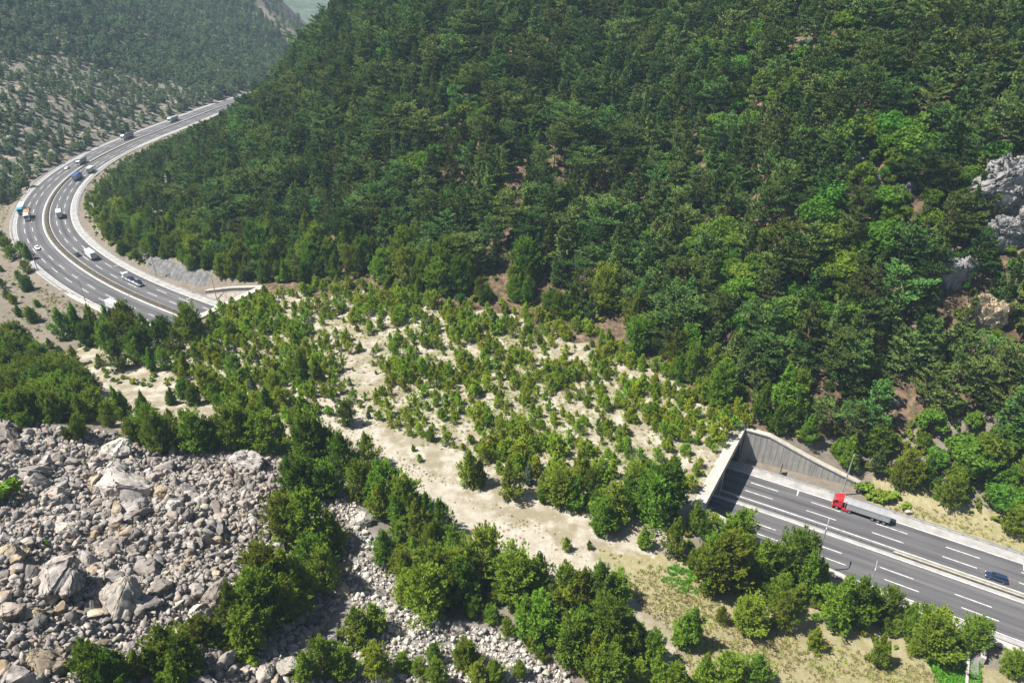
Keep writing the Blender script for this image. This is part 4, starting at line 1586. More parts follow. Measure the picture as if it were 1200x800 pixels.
# photograph position of the foot, height in pixels, (kind)
ROWS = {
    'crest': ('bushy pines along the top of the scree', 'bushy pines along the top of the scree', 'young',
              [(34, 507, 24), (80, 519, 22), (96, 515, 32), (131, 503, 32), (144, 497, 46), (156, 521, 30), (170, 508, 40), (178, 521, 45), (190, 536, 52), (204, 507, 30), (212, 534, 38), (229, 535, 54),
               (246, 531, 40), (258, 530, 44), (277, 531, 56), (296, 527, 40), (314, 531, 50), (332, 533, 46)]),
    'spur': ('round pines between scree and sand path', 'pines between the scree and the sand path', 'young',
             [(352, 536, 36), (366, 548, 62), (384, 540, 40), (404, 558, 56), (432, 552, 48), (424, 592, 52), (452, 602, 62), (446, 612, 48), (476, 614, 56), (490, 634, 52), (518, 630, 50), (466, 622, 46), (438, 585, 40), (500, 612, 40)]),
    'clump': ('pines of the tall clump right of the scree', 'tall clump on the right side of the scree', 'young',
              [(350, 592, 56), (384, 590, 48), (340, 640, 62), (366, 650, 78), (391, 652, 62), (378, 668, 44), (325, 712, 78), (346, 720, 84), (312, 742, 80), (336, 735, 60), (384, 698, 60), (368, 690, 64), (292, 764, 60), (280, 748, 76), (300, 730, 70), (262, 757, 38), (240, 757, 40)]),
    'shrubs': ('bright pines at the bottom of the scree', 'bright bushy pines at the bottom of the scree', 'young',
               [(118, 803, 58), (142, 806, 54), (166, 800, 46), (182, 803, 52), (200, 786, 66), (224, 797, 62), (130, 815, 50), (212, 812, 50)]),
    'gully': ('small pines in the rubble gully', 'small pines in the rubble gully', 'young',
              [(450, 664, 46), (474, 668, 28), (420, 760, 52), (438, 746, 44), (380, 797, 52), (360, 800, 42), (402, 800, 44), (440, 798, 42), (508, 777, 26), (474, 791, 26), (490, 794, 22), (512, 806, 36), (545, 787, 36), (580, 803, 36), (610, 793, 20), (634, 776, 20), (560, 806, 34)]),
    'mid': ('dark pines in the belt below the sand path', 'pines in the belt below the sand path', 'young',
            [(478, 692, 52), (500, 727, 66), (513, 707, 66), (532, 702, 58), (512, 652, 46), (530, 662, 48), (550, 694, 60), (570, 688, 70), (544, 712, 58), (602, 714, 68), (590, 697, 46), (630, 692, 48), (614, 690, 40), (486, 712, 44), (522, 682, 40)]),
    'belt': ('tall pines between rubble gully and dry grass', 'pines between the gully and the dry grass', 'young',
             [(660, 710, 52), (700, 714, 62), (680, 717, 54), (720, 708, 40), (616, 752, 58), (652, 748, 62), (636, 752, 56), (670, 787, 62), (696, 797, 66), (720, 768, 72), (740, 778, 48), (762, 782, 46), (710, 810, 52), (684, 770, 54), (645, 720, 40), (768, 800, 36)]),
    'wall': ('broad pines along the lower road wall', 'pines along the lower road wall', 'young',
             [(866, 642, 50), (832, 686, 64), (842, 692, 74), (858, 682, 62), (888, 692, 68), (902, 686, 54), (930, 688, 68), (942, 702, 62), (914, 717, 44), (956, 692, 44), (980, 740, 74), (998, 736, 72), (1036, 730, 44), (1064, 738, 38), (1084, 774, 60), (1072, 757, 52), (1096, 742, 32), (1136, 768, 48), (1184, 797, 38), (1026, 780, 46), (1012, 728, 50), (872, 668, 40), (848, 662, 36)]),
    'grass': ('pines on the dry grass below the road', 'separate pines on the dry grass', 'young',
              [(806, 764, 60), (844, 732, 26), (872, 744, 46), (916, 742, 50), (952, 764, 34), (822, 806, 48), (850, 802, 42), (880, 806, 48), (790, 808, 34)]),
    'cluster': ('pines in the big clump left of the portal', 'big clump left of the near portal', 'young',
                [(764, 622, 64), (779, 614, 72), (750, 612, 56), (752, 646, 32), (790, 656, 50), (809, 668, 26), (812, 630, 46), (824, 634, 26), (708, 630, 44), (720, 617, 52), (692, 594, 46), (735, 600, 46), (742, 585, 40), (770, 590, 46), (756, 572, 36), (700, 606, 36)]),
    'pathside': ('pines at the upper edge of the sand path', 'bushy pines at the upper edge of the sand path', 'young',
                 [(550, 575, 50), (564, 574, 38), (598, 589, 52), (636, 593, 34), (656, 600, 52), (674, 602, 44), (680, 572, 50), (664, 647, 20), (505, 518, 18), (492, 542, 11), (484, 530, 10), (690, 645, 13)]),
    'cutting': ('dark pines just below the far road', 'dark pines below the far road', 'young',
                [(76, 402, 40), (95, 397, 42), (112, 394, 38), (130, 391, 34), (128, 417, 38), (148, 411, 42), (168, 420, 38), (190, 416, 38), (210, 421, 36), (150, 392, 36), (90, 431, 26), (118, 431, 17), (142, 437, 38), (164, 429, 32), (180, 437, 30), (224, 402, 44), (214, 402, 30), (236, 397, 26), (196, 398, 28), (104, 410, 30), (172, 398, 30), (250, 384, 22)]),
    'saplings': ('larger pines in the left of the planted field', 'mid-sized pines in the left of the planted field', 'young',
                 [(354, 501, 32), (408, 503, 34), (280, 452, 36), (244, 470, 40), (230, 476, 26), (316, 487, 36), (266, 464, 18), (324, 467, 30), (256, 484, 22), (284, 489, 30), (270, 404, 28), (203, 476, 24), (216, 468, 24), (170, 482, 26), (220, 442, 30), (194, 436, 26), (372, 452, 36), (356, 446, 38), (300, 500, 30)]),
}
TAKEN = []


def place_px(kind, u, v, hpx, name, label, cat, group=None, wide=1.0):
    x, y, z, d = ground_at(u, v)
    dep = y * CS + (CAM_H - z) * SN
    # a plant of height h covers about h*cos(look-down angle) plus part of its crown's depth
    look = math.atan2(CAM_H - z, math.hypot(x, y))
    px_m = FPX / math.hypot(dep, 0)
    h = hpx / (px_m * (math.cos(look) + 0.46 * math.sin(look)))
    TAKEN.append((x, y, h * 0.3))
    return plant(kind, x, y, z - 0.05, h, name, label, cat, group, wide)


for key, (what, grp, kind, pts) in ROWS.items():
    pts = sorted(pts)
    for i, (u, v, hpx) in enumerate(pts):
        place_px(kind, u, v - hpx * 0.12, hpx, 'pine_tree', '%s from the left of the %s' % (ORD[i], what), 'pine', grp, wide=random.uniform(0.9, 1.15))
place_px('spruce', 298, 464, 28, 'spruce_tree', 'slim blue-green conifer in the left part of the planted field', 'conifer')
place_px('spruce', 620, 567, 30, 'spruce_tree', 'slim blue-grey conifer beside the bushy pines on the sand path', 'conifer')
for u, v in ((262, 412), (268, 414), (276, 414), (290, 419), (296, 424), (303, 428), (340, 432), (333, 418), (410, 452), (432, 490), (240, 445)):
    place_px('spruce', u, v, random.uniform(9, 13), 'spruce_tree', 'tiny dark green conifer seedling in the planting rows of the field', 'conifer', 'conifer seedlings of the field', wide=1.2)
place_px('broad', 206, 439, 10, 'bush', 'bright lime green bush on the dry slope left of the field', 'bush')
place_px('shrub', 158, 449, 8, 'bush', 'small round bush alone on the dry slope', 'bush')
place_px('shrub', 12, 588, 30, 'bush', 'green bush at the left edge of the scree', 'bush')
place_px('shrub', 55, 640, 8, 'bush', 'green tuft growing on the largest scree boulder', 'bush')
place_px('shrub', 296, 781, 13, 'bush', 'small round bush at the foot of the tall pine clump', 'bush')
place_px('shrub', 834, 614, 14, 'bush', 'low bush on the earth behind the lower wall of the portal', 'bush')
place_px('broad', 1005, 572 + 50, 1, 'bush', 'tiny bush at the end of the tall ribbed wall', 'bush') if False else None

# bushes beyond the upper guard rail and shrubs on the bare slope left of the curve
for i, (u, v, h) in enumerate([(1012, 580, 16), (1026, 585, 14), (1042, 588, 16), (1060, 596, 9)]):
    place_px('shrub', u, v, h, 'bush', '%s from the left of the low bushes behind the red lorry' % ORD[i], 'bush', 'low bushes behind the red lorry', wide=1.2)
SH = [(4, 286, 16), (10, 296, 18), (16, 304, 16), (24, 330, 14), (32, 320, 16), (36, 304, 20), (28, 300, 18), (34, 340, 18), (4, 338, 14), (10, 350, 14), (16, 356, 12), (24, 370, 16), (40, 378, 20), (60, 408, 14), (72, 418, 14), (2, 318, 10), (45, 360, 10), (6, 390, 8), (14, 392, 8)]
for u, v, h in SH:
    place_px('young', u, v, h, 'slope_pine', 'small dark pine standing singly on the bare slope outside the far curve', 'pine', 'single pines on the bare slope', wide=1.15)

# dark wood behind the scree crest at the left edge
DARKW = [(-25, 402), (22, 404), (44, 420), (70, 436), (96, 452), (118, 476), (116, 496), (60, 498), (-25, 494)]
x, y = jitter_grid(-190, -60, 110, 260, 3.2, 71)
z = height(x, y)
u, v, d = project(x, y, z)
ok = in_poly(u, v, DARKW)
for X, Y, Z in zip(x[ok], y[ok], z[ok]):
    TAKEN.append((X, Y, 2.0))
    plant('young', X, Y, Z, random.uniform(6.5, 9.5), 'forest_pine', 'dark green pine in the dense wood at the left edge behind the scree', 'pine', 'dense wood behind the scree', wide=1.05)
print('dark wood', ok.sum())
TK0 = np.array(TAKEN)
# the belts close up with smaller pines between the ones above
for poly, lab, grp, sd_, st_ in (([(824, 622), (860, 640), (960, 690), (1060, 735), (1150, 772), (1120, 790), (1050, 765), (960, 735), (840, 700), (812, 650)], 'smaller pine filling the gaps between the broad pines of the lower road wall', 'smaller pines by the lower road wall', 181, 3.9),
                       ([(455, 605), (520, 635), (600, 690), (690, 705), (745, 740), (790, 800), (690, 800), (600, 755), (560, 720), (480, 725), (440, 640)], 'smaller pine in the thick belt between sand path and rubble gully', 'smaller pines between path and gully', 183, 3.7)):
    lo = np.array([ground_at(*p)[:2] for p in poly])
    x, y = jitter_grid(lo[:, 0].min(), lo[:, 0].max(), lo[:, 1].min(), lo[:, 1].max(), st_, sd_)
    z = height(x, y)
    u, v, d = project(x, y, z)
    s, n = to_road(x, y)
    ok = in_poly(u, v, poly) & (np.abs(n) > 19.5) & (np.min((x[:, None] - TK0[None, :, 0]) ** 2 + (y[:, None] - TK0[None, :, 1]) ** 2, 1) > 2.0 ** 2)
    print('fill', ok.sum())
    for X, Y, Z in zip(x[ok], y[ok], z[ok]):
        TAKEN.append((X, Y, 1.4))
        plant('young', X, Y, Z, random.uniform(2.4, 4.8), 'belt_pine', lab, 'pine', grp, wide=random.uniform(0.95, 1.2))
TK = np.array(TAKEN)


def clear_of(x, y, extra):
    out = np.ones(len(x), bool)
    for X, Y, R in TK:
        out &= (x - X) ** 2 + (y - Y) ** 2 > (R + extra) ** 2
    return out


# ------------------------------------------------------------------ planted saplings on the field over the tunnel
FIELD = [(250, 372), (302, 346), (330, 335), (420, 338), (520, 356), (600, 366), (690, 385), (760, 428), (850, 470), (900, 500), (862, 498), (812, 590), (780, 610), (700, 610), (640, 575), (560, 545), (520, 520), (440, 510), (420, 480), (340, 500), (300, 480), (230, 470), (200, 440), (225, 400)]
PATHX = [(440, 500), (480, 512), (540, 545), (600, 588), (660, 625), (740, 660), (780, 690), (700, 668), (640, 655), (560, 620), (500, 580), (450, 540), (415, 515)]
x, y = jitter_grid(-110, 80, 120, 290, 2.5, 73)
z = height(x, y)
u, v, d = project(x, y, z)
dens = fbm(74, x, y, 16, 3)
r = np.random.default_rng(75)
ok = in_poly(u, v, FIELD) & ~in_poly(u, v, PATHX) & (r.random(len(x)) < np.clip(0.8 + 0.85 * dens, 0.12, 0.98)) & clear_of(x, y, 0.4) & ~(OPEN.reshape(XX.shape)[np.clip(np.searchsorted(GY, y), 0, len(GY) - 1), np.clip(np.searchsorted(GX, x), 0, len(GX) - 1)])
# planting strips: thinned lanes run across the field
lane = np.sin((x * 0.5 + y * 0.86) * 2 * PI / 11.5 + 1.5 * fbm(76, x, y, 25, 2))
ok &= (lane > -0.75) | (r.random(len(x)) < 0.3)
x, y, z, d, dens = (a[ok] for a in (x, y, z, d, dens))
h = np.clip(3.1 + 1.3 * dens + 1.0 * r.normal(size=len(x)), 1.3, 6.5)
order = np.argsort(-h / d)
print('saplings', len(x))
for i in order[:290]:
    plant('sapling', x[i], y[i], z[i], h[i], 'pine_sapling', 'light green planted pine sapling on the pale sandy field over the tunnel', 'sapling', 'planted saplings on the field', wide=r.uniform(0.9, 1.25))
rest = order[290:]
scatter('sapling_undergrowth', [p[2] for p in PROTO['sapling']], np.c_[x, y, z][rest], np.c_[h * 1.1, h * 1.1, h][rest] / 3.2, r.integers(0, 7, len(rest)))
TK = np.vstack([TK, np.c_[x, y, h * 0.3]])

# ------------------------------------------------------------------ forest on the main hill
CLEAR = [(720, 366, 14, 16), (590, 322, 10, 9), (604, 205, 10, 12), (955, 432, 13, 16), (1046, 468, 20, 16), (1004, 192, 14, 10), (1186, 240, 34, 30), (1176, 284, 22, 16), (1110, 325, 16, 26), (1150, 372, 16, 24),
         (1060, 222, 12, 9), (1022, 212, 9, 14), (942, 52, 11, 9), (1164, 145, 10, 16), (520, 198, 7, 7), (640, 340, 10, 10), (195, 205, 5, 18), (1110, 510, 16, 7), (865, 508, 8, 8), (1068, 380, 8, 6), (1015, 470, 8, 10), (800, 300, 8, 5), (700, 130, 8, 6), (1190, 330, 12, 10)]
ROCKY = {(1186, 240), (1176, 284), (1110, 325), (1150, 372), (1046, 468), (1022, 212), (1060, 222)}
HILLP = [(150, 315), (110, 262), (96, 235), (140, 195), (215, 155), (252, 120), (330, 50), (400, -60), (1300, -60), (1300, 668), (1200, 632), (1130, 606), (1062, 586), (1020, 560), (960, 532), (905, 504), (870, 492), (800, 462), (752, 428), (690, 388), (600, 366), (520, 354), (420, 338), (335, 332), (300, 334), (240, 322), (185, 305)]


def hill_points(step, seed):
    x, y = jitter_grid(-330, 270, 100, 640, step, seed)
    z = height(x, y)
    u, v, d = project(x, y, z)
    s, n = to_road(x, y)
    ok = in_frame(u, v, 30, 40) & in_poly(u, v, HILLP) & ((np.abs(n) > np.where(s > -20, 19.5, 17.6)) | ((s > SF + 8) & (s < -14))) & (d < 700) & (n > 0)
    for cu, cv, a, b in CLEAR:
        lift = 40 if (cu, cv) in ROCKY else min(24, b + 8)       # trees rooted just below would hide the patch
        ok &= ((u - cu) / a) ** 2 + ((v - cv - lift * 0.5) / (b + lift * 0.5)) ** 2 > 1
    x, y, z = x[ok], y[ok], z[ok]
    vis = visible(x, y, z + 9)
    x, y, z = x[vis], y[vis], z[vis]
    u, v, d = project(x, y, z)
    return x, y, z, u, v, d


x, y, z, u, v, d = hill_points(4.8, 81)
r = np.random.default_rng(82)
dens = fbm(83, x, y, 30, 3)
keep = (r.random(len(x)) < np.clip(0.93 + 0.45 * dens, 0.45, 1.0)) & clear_of(x, y, 1.5)
x, y, z, u, v, d, dens = (a[keep] for a in (x, y, z, u, v, d, dens))
# younger and lower trees along the foot of the hill
foot = np.interp(u, [100, 180, 240, 330, 420, 520, 600, 690, 752, 800, 870, 960, 1062, 1200], [270, 305, 322, 334, 338, 354, 366, 388, 428, 462, 492, 532, 586, 632]) - v
h = np.clip(14.2 + 2.2 * dens + 2.8 * r.normal(size=len(x)), 7, 20)
h *= np.interp(foot, [-5, 15, 60], [0.45, 0.62, 1.0]) * np.where(u < 230, 0.85, 1.0)
# low growth on the inner side of the far bend, so that the road stays open to view
hs_, hn_ = to_road(x, y)
h = np.where(hs_ < SF - 150, np.minimum(h, 2.0 + np.maximum(hn_ - 16, 0) * 0.26), h)
bz = fbm(84, x, y, 22, 3) + np.where((u > 1040) & (v > 500), 0.45, 0) + np.where(u > 820, 0.12, 0)
is_broad = (bz > 0.36) & (r.random(len(x)) < 0.7) & (u > 420)
is_young = (~is_broad) & (foot < 40) & (r.random(len(x)) < 0.75)
print('hill trees', len(x), 'broad', is_broad.sum(), 'young', is_young.sum())
for msk, kind, nm, cat, nmax in ((is_broad, 'broad', 'broadleaf_tree', 'tree', 150), (is_young, 'young', 'hill_foot_pine', 'pine', 70), (~is_broad & ~is_young, 'hill', 'hillside_pine', 'pine', 295)):
    I = np.where(msk)[0]
    hh = h[I] * (0.62 if kind == 'broad' else 1.0)
    sel = np.argsort(-hh / d[I])
    for j in sel[:nmax]:
        i = I[j]
        if kind == 'hill':
            lab, grp = (('tall dark pine on the steep slope above the near portal', 'tall pines above the near portal') if u[i] > 760 else ('tall dark pine on the lower hillside behind the planted field', 'tall pines behind the planted field'))
        elif kind == 'young':
            lab, grp = 'younger pine at the foot of the hill behind the planted field', 'younger pines along the foot of the hill'
        else:
            lab, grp = (('bright leafy tree at the foot of the hill above the upper road edge', 'leafy trees above the upper road edge') if (v[i] > 470 and u[i] > 960) else ('bright leafy tree scattered among the dark hillside pines', 'leafy trees among the hillside pines'))
        plant(kind, x[i], y[i], z[i] - 0.2, hh[j], nm, lab, cat, grp, wide=r.uniform(0.85, 1.2))
    rest = sel[nmax:]
    if len(rest):
        q = I[rest]
        h0 = PROTO[kind][0][3]
        w = r.uniform(0.85, 1.2, len(q))
        s_ = hh[rest] / h0
        scatter('hillside_forest', [p[2] for p in PROTO[kind]], np.c_[x, y, z - 0.2][q], np.c_[s_ * w, s_ * w, s_], r.integers(0, len(PROTO[kind]), len(q)), tilt=0.03)

# bright bushes on the rocky ground round the crags
x, y = jitter_grid(60, 200, 110, 260, 3.4, 97)
z = height(x, y)
u, v, d = project(x, y, z)
ok = in_frame(u, v, 20, 10) & in_poly(u, v, [(1030, 190), (1110, 150), (1220, 160), (1220, 470), (1140, 440), (1080, 380), (1040, 260)]) & (r.random(len(x)) < 0.55)
for X, Y, Z, U, V in zip(x[ok], y[ok], z[ok], u[ok], v[ok]):
    if any(((U - cu) / (a * .8)) ** 2 + ((V - cv) / (b * .9)) ** 2 < 1 for cu, cv, a, b in CLEAR if (cu, cv) in ROCKY):
        continue
    plant('broad', X, Y, Z - 0.1, random.uniform(2.2, 4.6), 'hill_bush', 'bright green bush on the rocky ground round the crags of the hill', 'bush', 'bushes round the crags', wide=random.uniform(0.9, 1.25))

# low scrub under the hill trees
x, y, z, u, v, d = hill_points(3.4, 91)
k = r.random(len(x)) < 0.6
s_ = r.uniform(0.7, 1.7, k.sum())
scatter('undergrowth', [p[2] for p in PROTO['shrub']], np.c_[x, y, z][k], s_, r.integers(0, 3, k.sum()))

# ------------------------------------------------------------------ woods on the far hill beyond the curve
x, y = jitter_grid(-760, 120, 330, 1250, 5.6, 93)
z = height(x, y)
u, v, d = project(x, y, z)
s, n = to_road(x, y)
ok = in_frame(u, v, 25, 0) & (u < 420) & (v < 240) & (n < -19) & (d > 330)
x, y, z, u, v, d = (a[ok] for a in (x, y, z, u, v, d))
vis = visible(x, y, z + 7, 90)
x, y, z, u, v, d = (a[vis] for a in (x, y, z, u, v, d))
bare = in_poly(u + 14 * fbm(94, x, y, 30, 3), v + 9 * fbm(95, x, y, 30, 3), FARB)
dn = fbm(96, x, y, 26, 3)
terr = in_poly(u, v, [(268, -20), (340, -20), (420, 60), (345, 60), (318, 30)])
keep = (r.random(len(x)) < np.where(bare, np.clip(0.75 + 0.6 * dn, 0.2, 0.97), np.clip(0.93 + 0.4 * dn, 0.3, 1))) & ~(terr & (r.random(len(x)) < 0.85))
x, y, z, d, bare = (a[keep] for a in (x, y, z, d, bare))
h = np.where(bare, r.uniform(3, 7, len(x)), r.uniform(6, 11, len(x)))
w = np.where(bare, 1.25, 1.0) * r.uniform(0.9, 1.2, len(x))
print('far trees', len(x))
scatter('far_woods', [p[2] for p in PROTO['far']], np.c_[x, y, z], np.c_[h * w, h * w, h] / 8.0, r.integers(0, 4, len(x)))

# ------------------------------------------------------------------ grass and weeds: uncountable, one object each
def tuft_grass(seed, n, h, mat):
    r_ = np.random.default_rng(seed)
    P = np.c_[r_.normal(size=(n, 2)) * 0.22, np.zeros(n)]
    D = unit(np.c_[r_.normal(size=(n, 2)) * 0.5, np.ones(n)])
    V, F = tufts(P, D, h, 1, 0.16, 0.3, r_)
    return np_mesh('tuft', V, F, [mat])


GR = [tuft_grass(i, 26, 0.5, M_DRYG) for i in range(3)]
LU = [tuft_grass(10 + i, 34, 0.55, M_LUSH) for i in range(2)]
GRY = [tuft_grass(20 + i, 26, 0.45, M_SAPL) for i in range(2)]


def grass(name, poly, step, dens_, scale, models, seed, noise_s=8.0):
    lo = np.array([ground_at(*p)[:2] for p in poly])
    x, y = jitter_grid(lo[:, 0].min(), lo[:, 0].max(), lo[:, 1].min(), lo[:, 1].max(), step, seed)
    z = height(x, y)
    u, v, d = project(x, y, z)
    r_ = np.random.default_rng(seed)
    ok = in_poly(u + 8 * fbm(seed, x, y, 9, 3), v + 8 * fbm(seed + 1, x, y, 9, 3), poly) & in_frame(u, v, 10, 30) & (r_.random(len(x)) < np.clip(dens_ + 0.9 * fbm(seed + 2, x, y, noise_s, 3), 0.03, 1))
    s, n = to_road(x, y)
    ok &= (np.abs(n) > 19.2) | ((n > 15.8) & (s > 27)) | ((s < -9) & (s > SF + 3)) | ((np.abs(n) > 16.2) & (s > 44))
    n = ok.sum()
    return scatter(name, models, np.c_[x, y, z][ok], r_.uniform(0.6, 1.35, n) * scale, r_.integers(0, len(models), n))


grass('dry_grass', [(700, 645), (780, 665), (860, 715), (930, 745), (1110, 785), (1150, 830), (780, 830), (790, 740), (740, 700)], 0.75, 0.55, 1.0, GR, 101)
grass('green_grass', [(700, 645), (780, 665), (860, 715), (930, 745), (1110, 785), (1150, 830), (780, 830), (790, 740), (740, 700)], 1.2, 0.3, 0.9, GRY, 111, 5.0)
grass('dry_grass', [(180, 430), (300, 460), (420, 500), (600, 600), (760, 690), (690, 660), (560, 620), (440, 540), (330, 500), (210, 460)], 0.9, 0.3, 0.55, GR, 121)
grass('dry_grass', [(250, 380), (420, 345), (600, 372), (760, 440), (880, 500), (820, 580), (700, 610), (520, 530), (300, 470)], 1.7, 0.3, 0.9, GR, 131)
grass('green_grass', [(560, 380), (760, 445), (870, 505), (800, 590), (680, 600), (560, 520)], 1.2, 0.5, 0.9, GRY, 135)
grass('green_grass', [(200, 440), (300, 380), (420, 345), (600, 372), (640, 560), (520, 530), (420, 490), (300, 480)], 1.3, 0.42, 0.8, GRY, 137)
grass('bright_weeds', [(1096, 750), (1120, 738), (1148, 742), (1150, 770), (1146, 815), (1110, 815), (1085, 770)], 0.4, 1.2, 1.25, LU, 141)
grass('bright_weeds', [(782, 662), (815, 672), (820, 700), (800, 700), (775, 684)], 0.55, 0.5, 1.1, LU, 145)
grass('dry_grass', [(1000, 570), (1062, 590), (1210, 630), (1215, 672), (1060, 615), (1000, 592)], 0.7, 0.5, 0.85, GR, 151)
grass('green_grass', [(1000, 570), (1062, 590), (1210, 630), (1215, 672), (1060, 615), (1000, 592)], 1.3, 0.35, 0.9, GRY, 155)
# scrub on the earth behind the ribbed wall and under the pines of the lower wall
for poly, step, dn_, sd_ in (([(880, 492), (1010, 552), (1200, 628), (1210, 590), (1060, 540), (960, 490), (900, 470)], 1.9, 0.55, 161), ([(800, 600), (860, 640), (960, 690), (1090, 745), (1080, 775), (930, 720), (830, 690), (780, 640)], 2.2, 0.4, 165), ([(60, 412), (110, 440), (200, 470), (240, 400), (200, 395), (120, 400)], 2.4, 0.3, 169)):
    lo = np.array([ground_at(*p)[:2] for p in poly])
    x, y = jitter_grid(lo[:, 0].min(), lo[:, 0].max(), lo[:, 1].min(), lo[:, 1].max(), step, sd_)
    z = height(x, y)
    u, v, d = project(x, y, z)
    s, n = to_road(x, y)
    ok = in_poly(u, v, poly) & ((np.abs(n) > 20.5) | ((s > 27) & (np.abs(n) > 18)) | (s < -10)) & (r.random(len(x)) < np.clip(dn_ + 0.8 * fbm(sd_, x, y, 9, 3), 0.05, 1))
    scatter('undergrowth', [p[2] for p in PROTO['shrub']], np.c_[x, y, z][ok], r.uniform(0.3, 1.0, ok.sum()), r.integers(0, 3, ok.sum()))
# dry grass and scrub on the open ground beside the far bend
for k_, (poly, step, dn_, mods, nm, sc_) in enumerate(((
        [(-10, 225), (20, 215), (30, 260), (60, 320), (120, 360), (140, 372), (60, 372), (10, 300)], 1.2, 0.45, GR, 'dry_grass', 1.1),
        ([(-10, 280), (30, 290), (90, 360), (80, 420), (20, 410), (-10, 400)], 2.0, 0.22, GR, 'dry_grass', 1.0),
        ([(88, 225), (120, 200), (250, 130), (252, 150), (150, 215), (110, 250), (135, 290), (190, 320), (240, 338), (240, 350), (170, 325), (110, 290)], 1.3, 0.5, GR + GRY, 'green_grass', 1.3))):
    grass(nm, poly, step, dn_, sc_, mods, 191 + k_)
for k_, (poly, step, dn_, hmax) in enumerate((([(86, 230), (120, 200), (250, 132), (252, 150), (150, 222), (112, 252), (140, 290), (190, 318), (160, 312), (110, 280)], 2.4, 0.45, 1.3), ([(-10, 285), (36, 296), (92, 360), (84, 420), (20, 408), (-10, 400)], 5.5, 0.22, 0.8))):
    lo = np.array([ground_at(*p)[:2] for p in poly])
    x, y = jitter_grid(lo[:, 0].min(), lo[:, 0].max(), lo[:, 1].min(), lo[:, 1].max(), step, 195 + k_)
    z = height(x, y)
    u, v, d = project(x, y, z)
    s, n = to_road(x, y)
    ok = in_poly(u, v, poly) & (np.abs(n) > 16.6) & (r.random(len(x)) < np.clip(dn_ + 0.8 * fbm(197 + k_, x, y, 12, 3), 0.05, 1))
    scatter('undergrowth', [p[2] for p in PROTO['shrub']], np.c_[x, y, z][ok], r.uniform(0.35, hmax, ok.sum()), r.integers(0, 3, ok.sum()))
# loose stones on the sandy ground
x, y = jitter_grid(-110, 85, 90, 280, 1.0, 171)
z = height(x, y)
u, v, d = project(x, y, z)
ok = in_poly(u, v, SAND) & in_frame(u, v, 5, 20) & (r.random(len(x)) < np.clip(0.12 + 0.5 * fbm(172, x, y, 10, 3), 0.02, 0.6)) & ((to_road(x, y)[0] < -10) | (np.abs(to_road(x, y)[1]) > 20))
scatter('pebbles', RUBBLE_W, np.c_[x, y, z][ok], 0.07 + 0.2 * r.random(ok.sum()) ** 3, r.integers(0, 5, ok.sum()))

# ================================================================== VEHICLES
def paint(name, col, rough=0.35):
    return simple_mat(name, col, rough, 0.5, 0.0, 0.08, 0.8, 0.4)


P_RED = paint('paint_red', (0.55, 0.018, 0.03))
P_WHITE = paint('paint_white', (0.75, 0.75, 0.73))
P_TURQ = paint('paint_turquoise', (0.03, 0.34, 0.42))
P_ORANGE = paint('paint_orange', (0.4, 0.2, 0.11))
P_BLUE = paint('paint_blue', (0.03, 0.1, 0.3))
P_DBLUE = paint('paint_dark_blue', (0.014, 0.028, 0.07))
P_BLACK = paint('paint_black', (0.03, 0.03, 0.035))
P_GREY = paint('paint_grey', (0.25, 0.26, 0.27))
M_TARP = simple_mat('tarpaulin_grey', (0.25, 0.255, 0.26), 0.75, 0.2, 0, 0.12, 0.6)
M_TARPW = simple_mat('tarpaulin_white', (0.58, 0.58, 0.57), 0.7, 0.2, 0, 0.1, 0.6)
M_ALU = simple_mat('ribbed_aluminium', (0.4, 0.41, 0.42), 0.5, 0.5, 0.3, 0.15, 1.2)
M_CHAS = simple_mat('chassis_dark', (0.04, 0.04, 0.045), 0.7, 0.2)
M_GLASS = simple_mat('dark_glass', (0.015, 0.02, 0.025), 0.08, 0.6, 0, 0.05)
M_LAMP = simple_mat('lamp_glass', (0.75, 0.75, 0.7), 0.15, 0.6)
M_TAIL = simple_mat('tail_glass', (0.4, 0.02, 0.02), 0.2, 0.5)
M_GREEN = paint('paint_green', (0.02, 0.2, 0.1))


def wheel_mesh(r, w):
    m = MB()
    prof = [(r * 0.6, -w / 2), (r * 0.93, -w / 2), (r, -w / 2 + 0.05), (r, w / 2 - 0.05), (r * 0.93, w / 2), (r * 0.6, w / 2), (r * 0.55, w / 2 - 0.06), (r * 0.12, w / 2 - 0.1)]
    n = 18
    rings = []
    for rad, y in prof:
        rings.append([(rad * math.cos(2 * PI * k / n), y, rad * math.sin(2 * PI * k / n)) for k in range(n)])
    m.sweep(rings)
    return m.mesh('wheel', M_BLACK)


def hub_mesh(r, w):
    m = MB()
    n = 14
    rings = []
    for rad, y in ((r * 0.57, w / 2 - 0.12), (r * 0.55, w / 2 - 0.03), (r * 0.25, w / 2 + 0.0), (r * 0.1, w / 2 + 0.01)):
        rings.append([(rad * math.cos(2 * PI * k / n), y, rad * math.sin(2 * PI * k / n)) for k in range(n)])
    m.sweep(rings)
    return m.mesh('rim', M_STEEL)


WH_T, HB_T = wheel_mesh(0.5, 0.34), hub_mesh(0.5, 0.34)
WH_C, HB_C = wheel_mesh(0.33, 0.22), hub_mesh(0.33, 0.22)


def wheels(t, xs, half, r, wm, hm):
    for x in xs:
        for sd in (-1, 1):
            w = link(bpy.data.objects.new('wheel', wm), t)
            w.location = (x, sd * half, r)
            w.rotation_euler = (0, 0, 0 if sd > 0 else PI)
            link(bpy.data.objects.new('rim', hm), w)


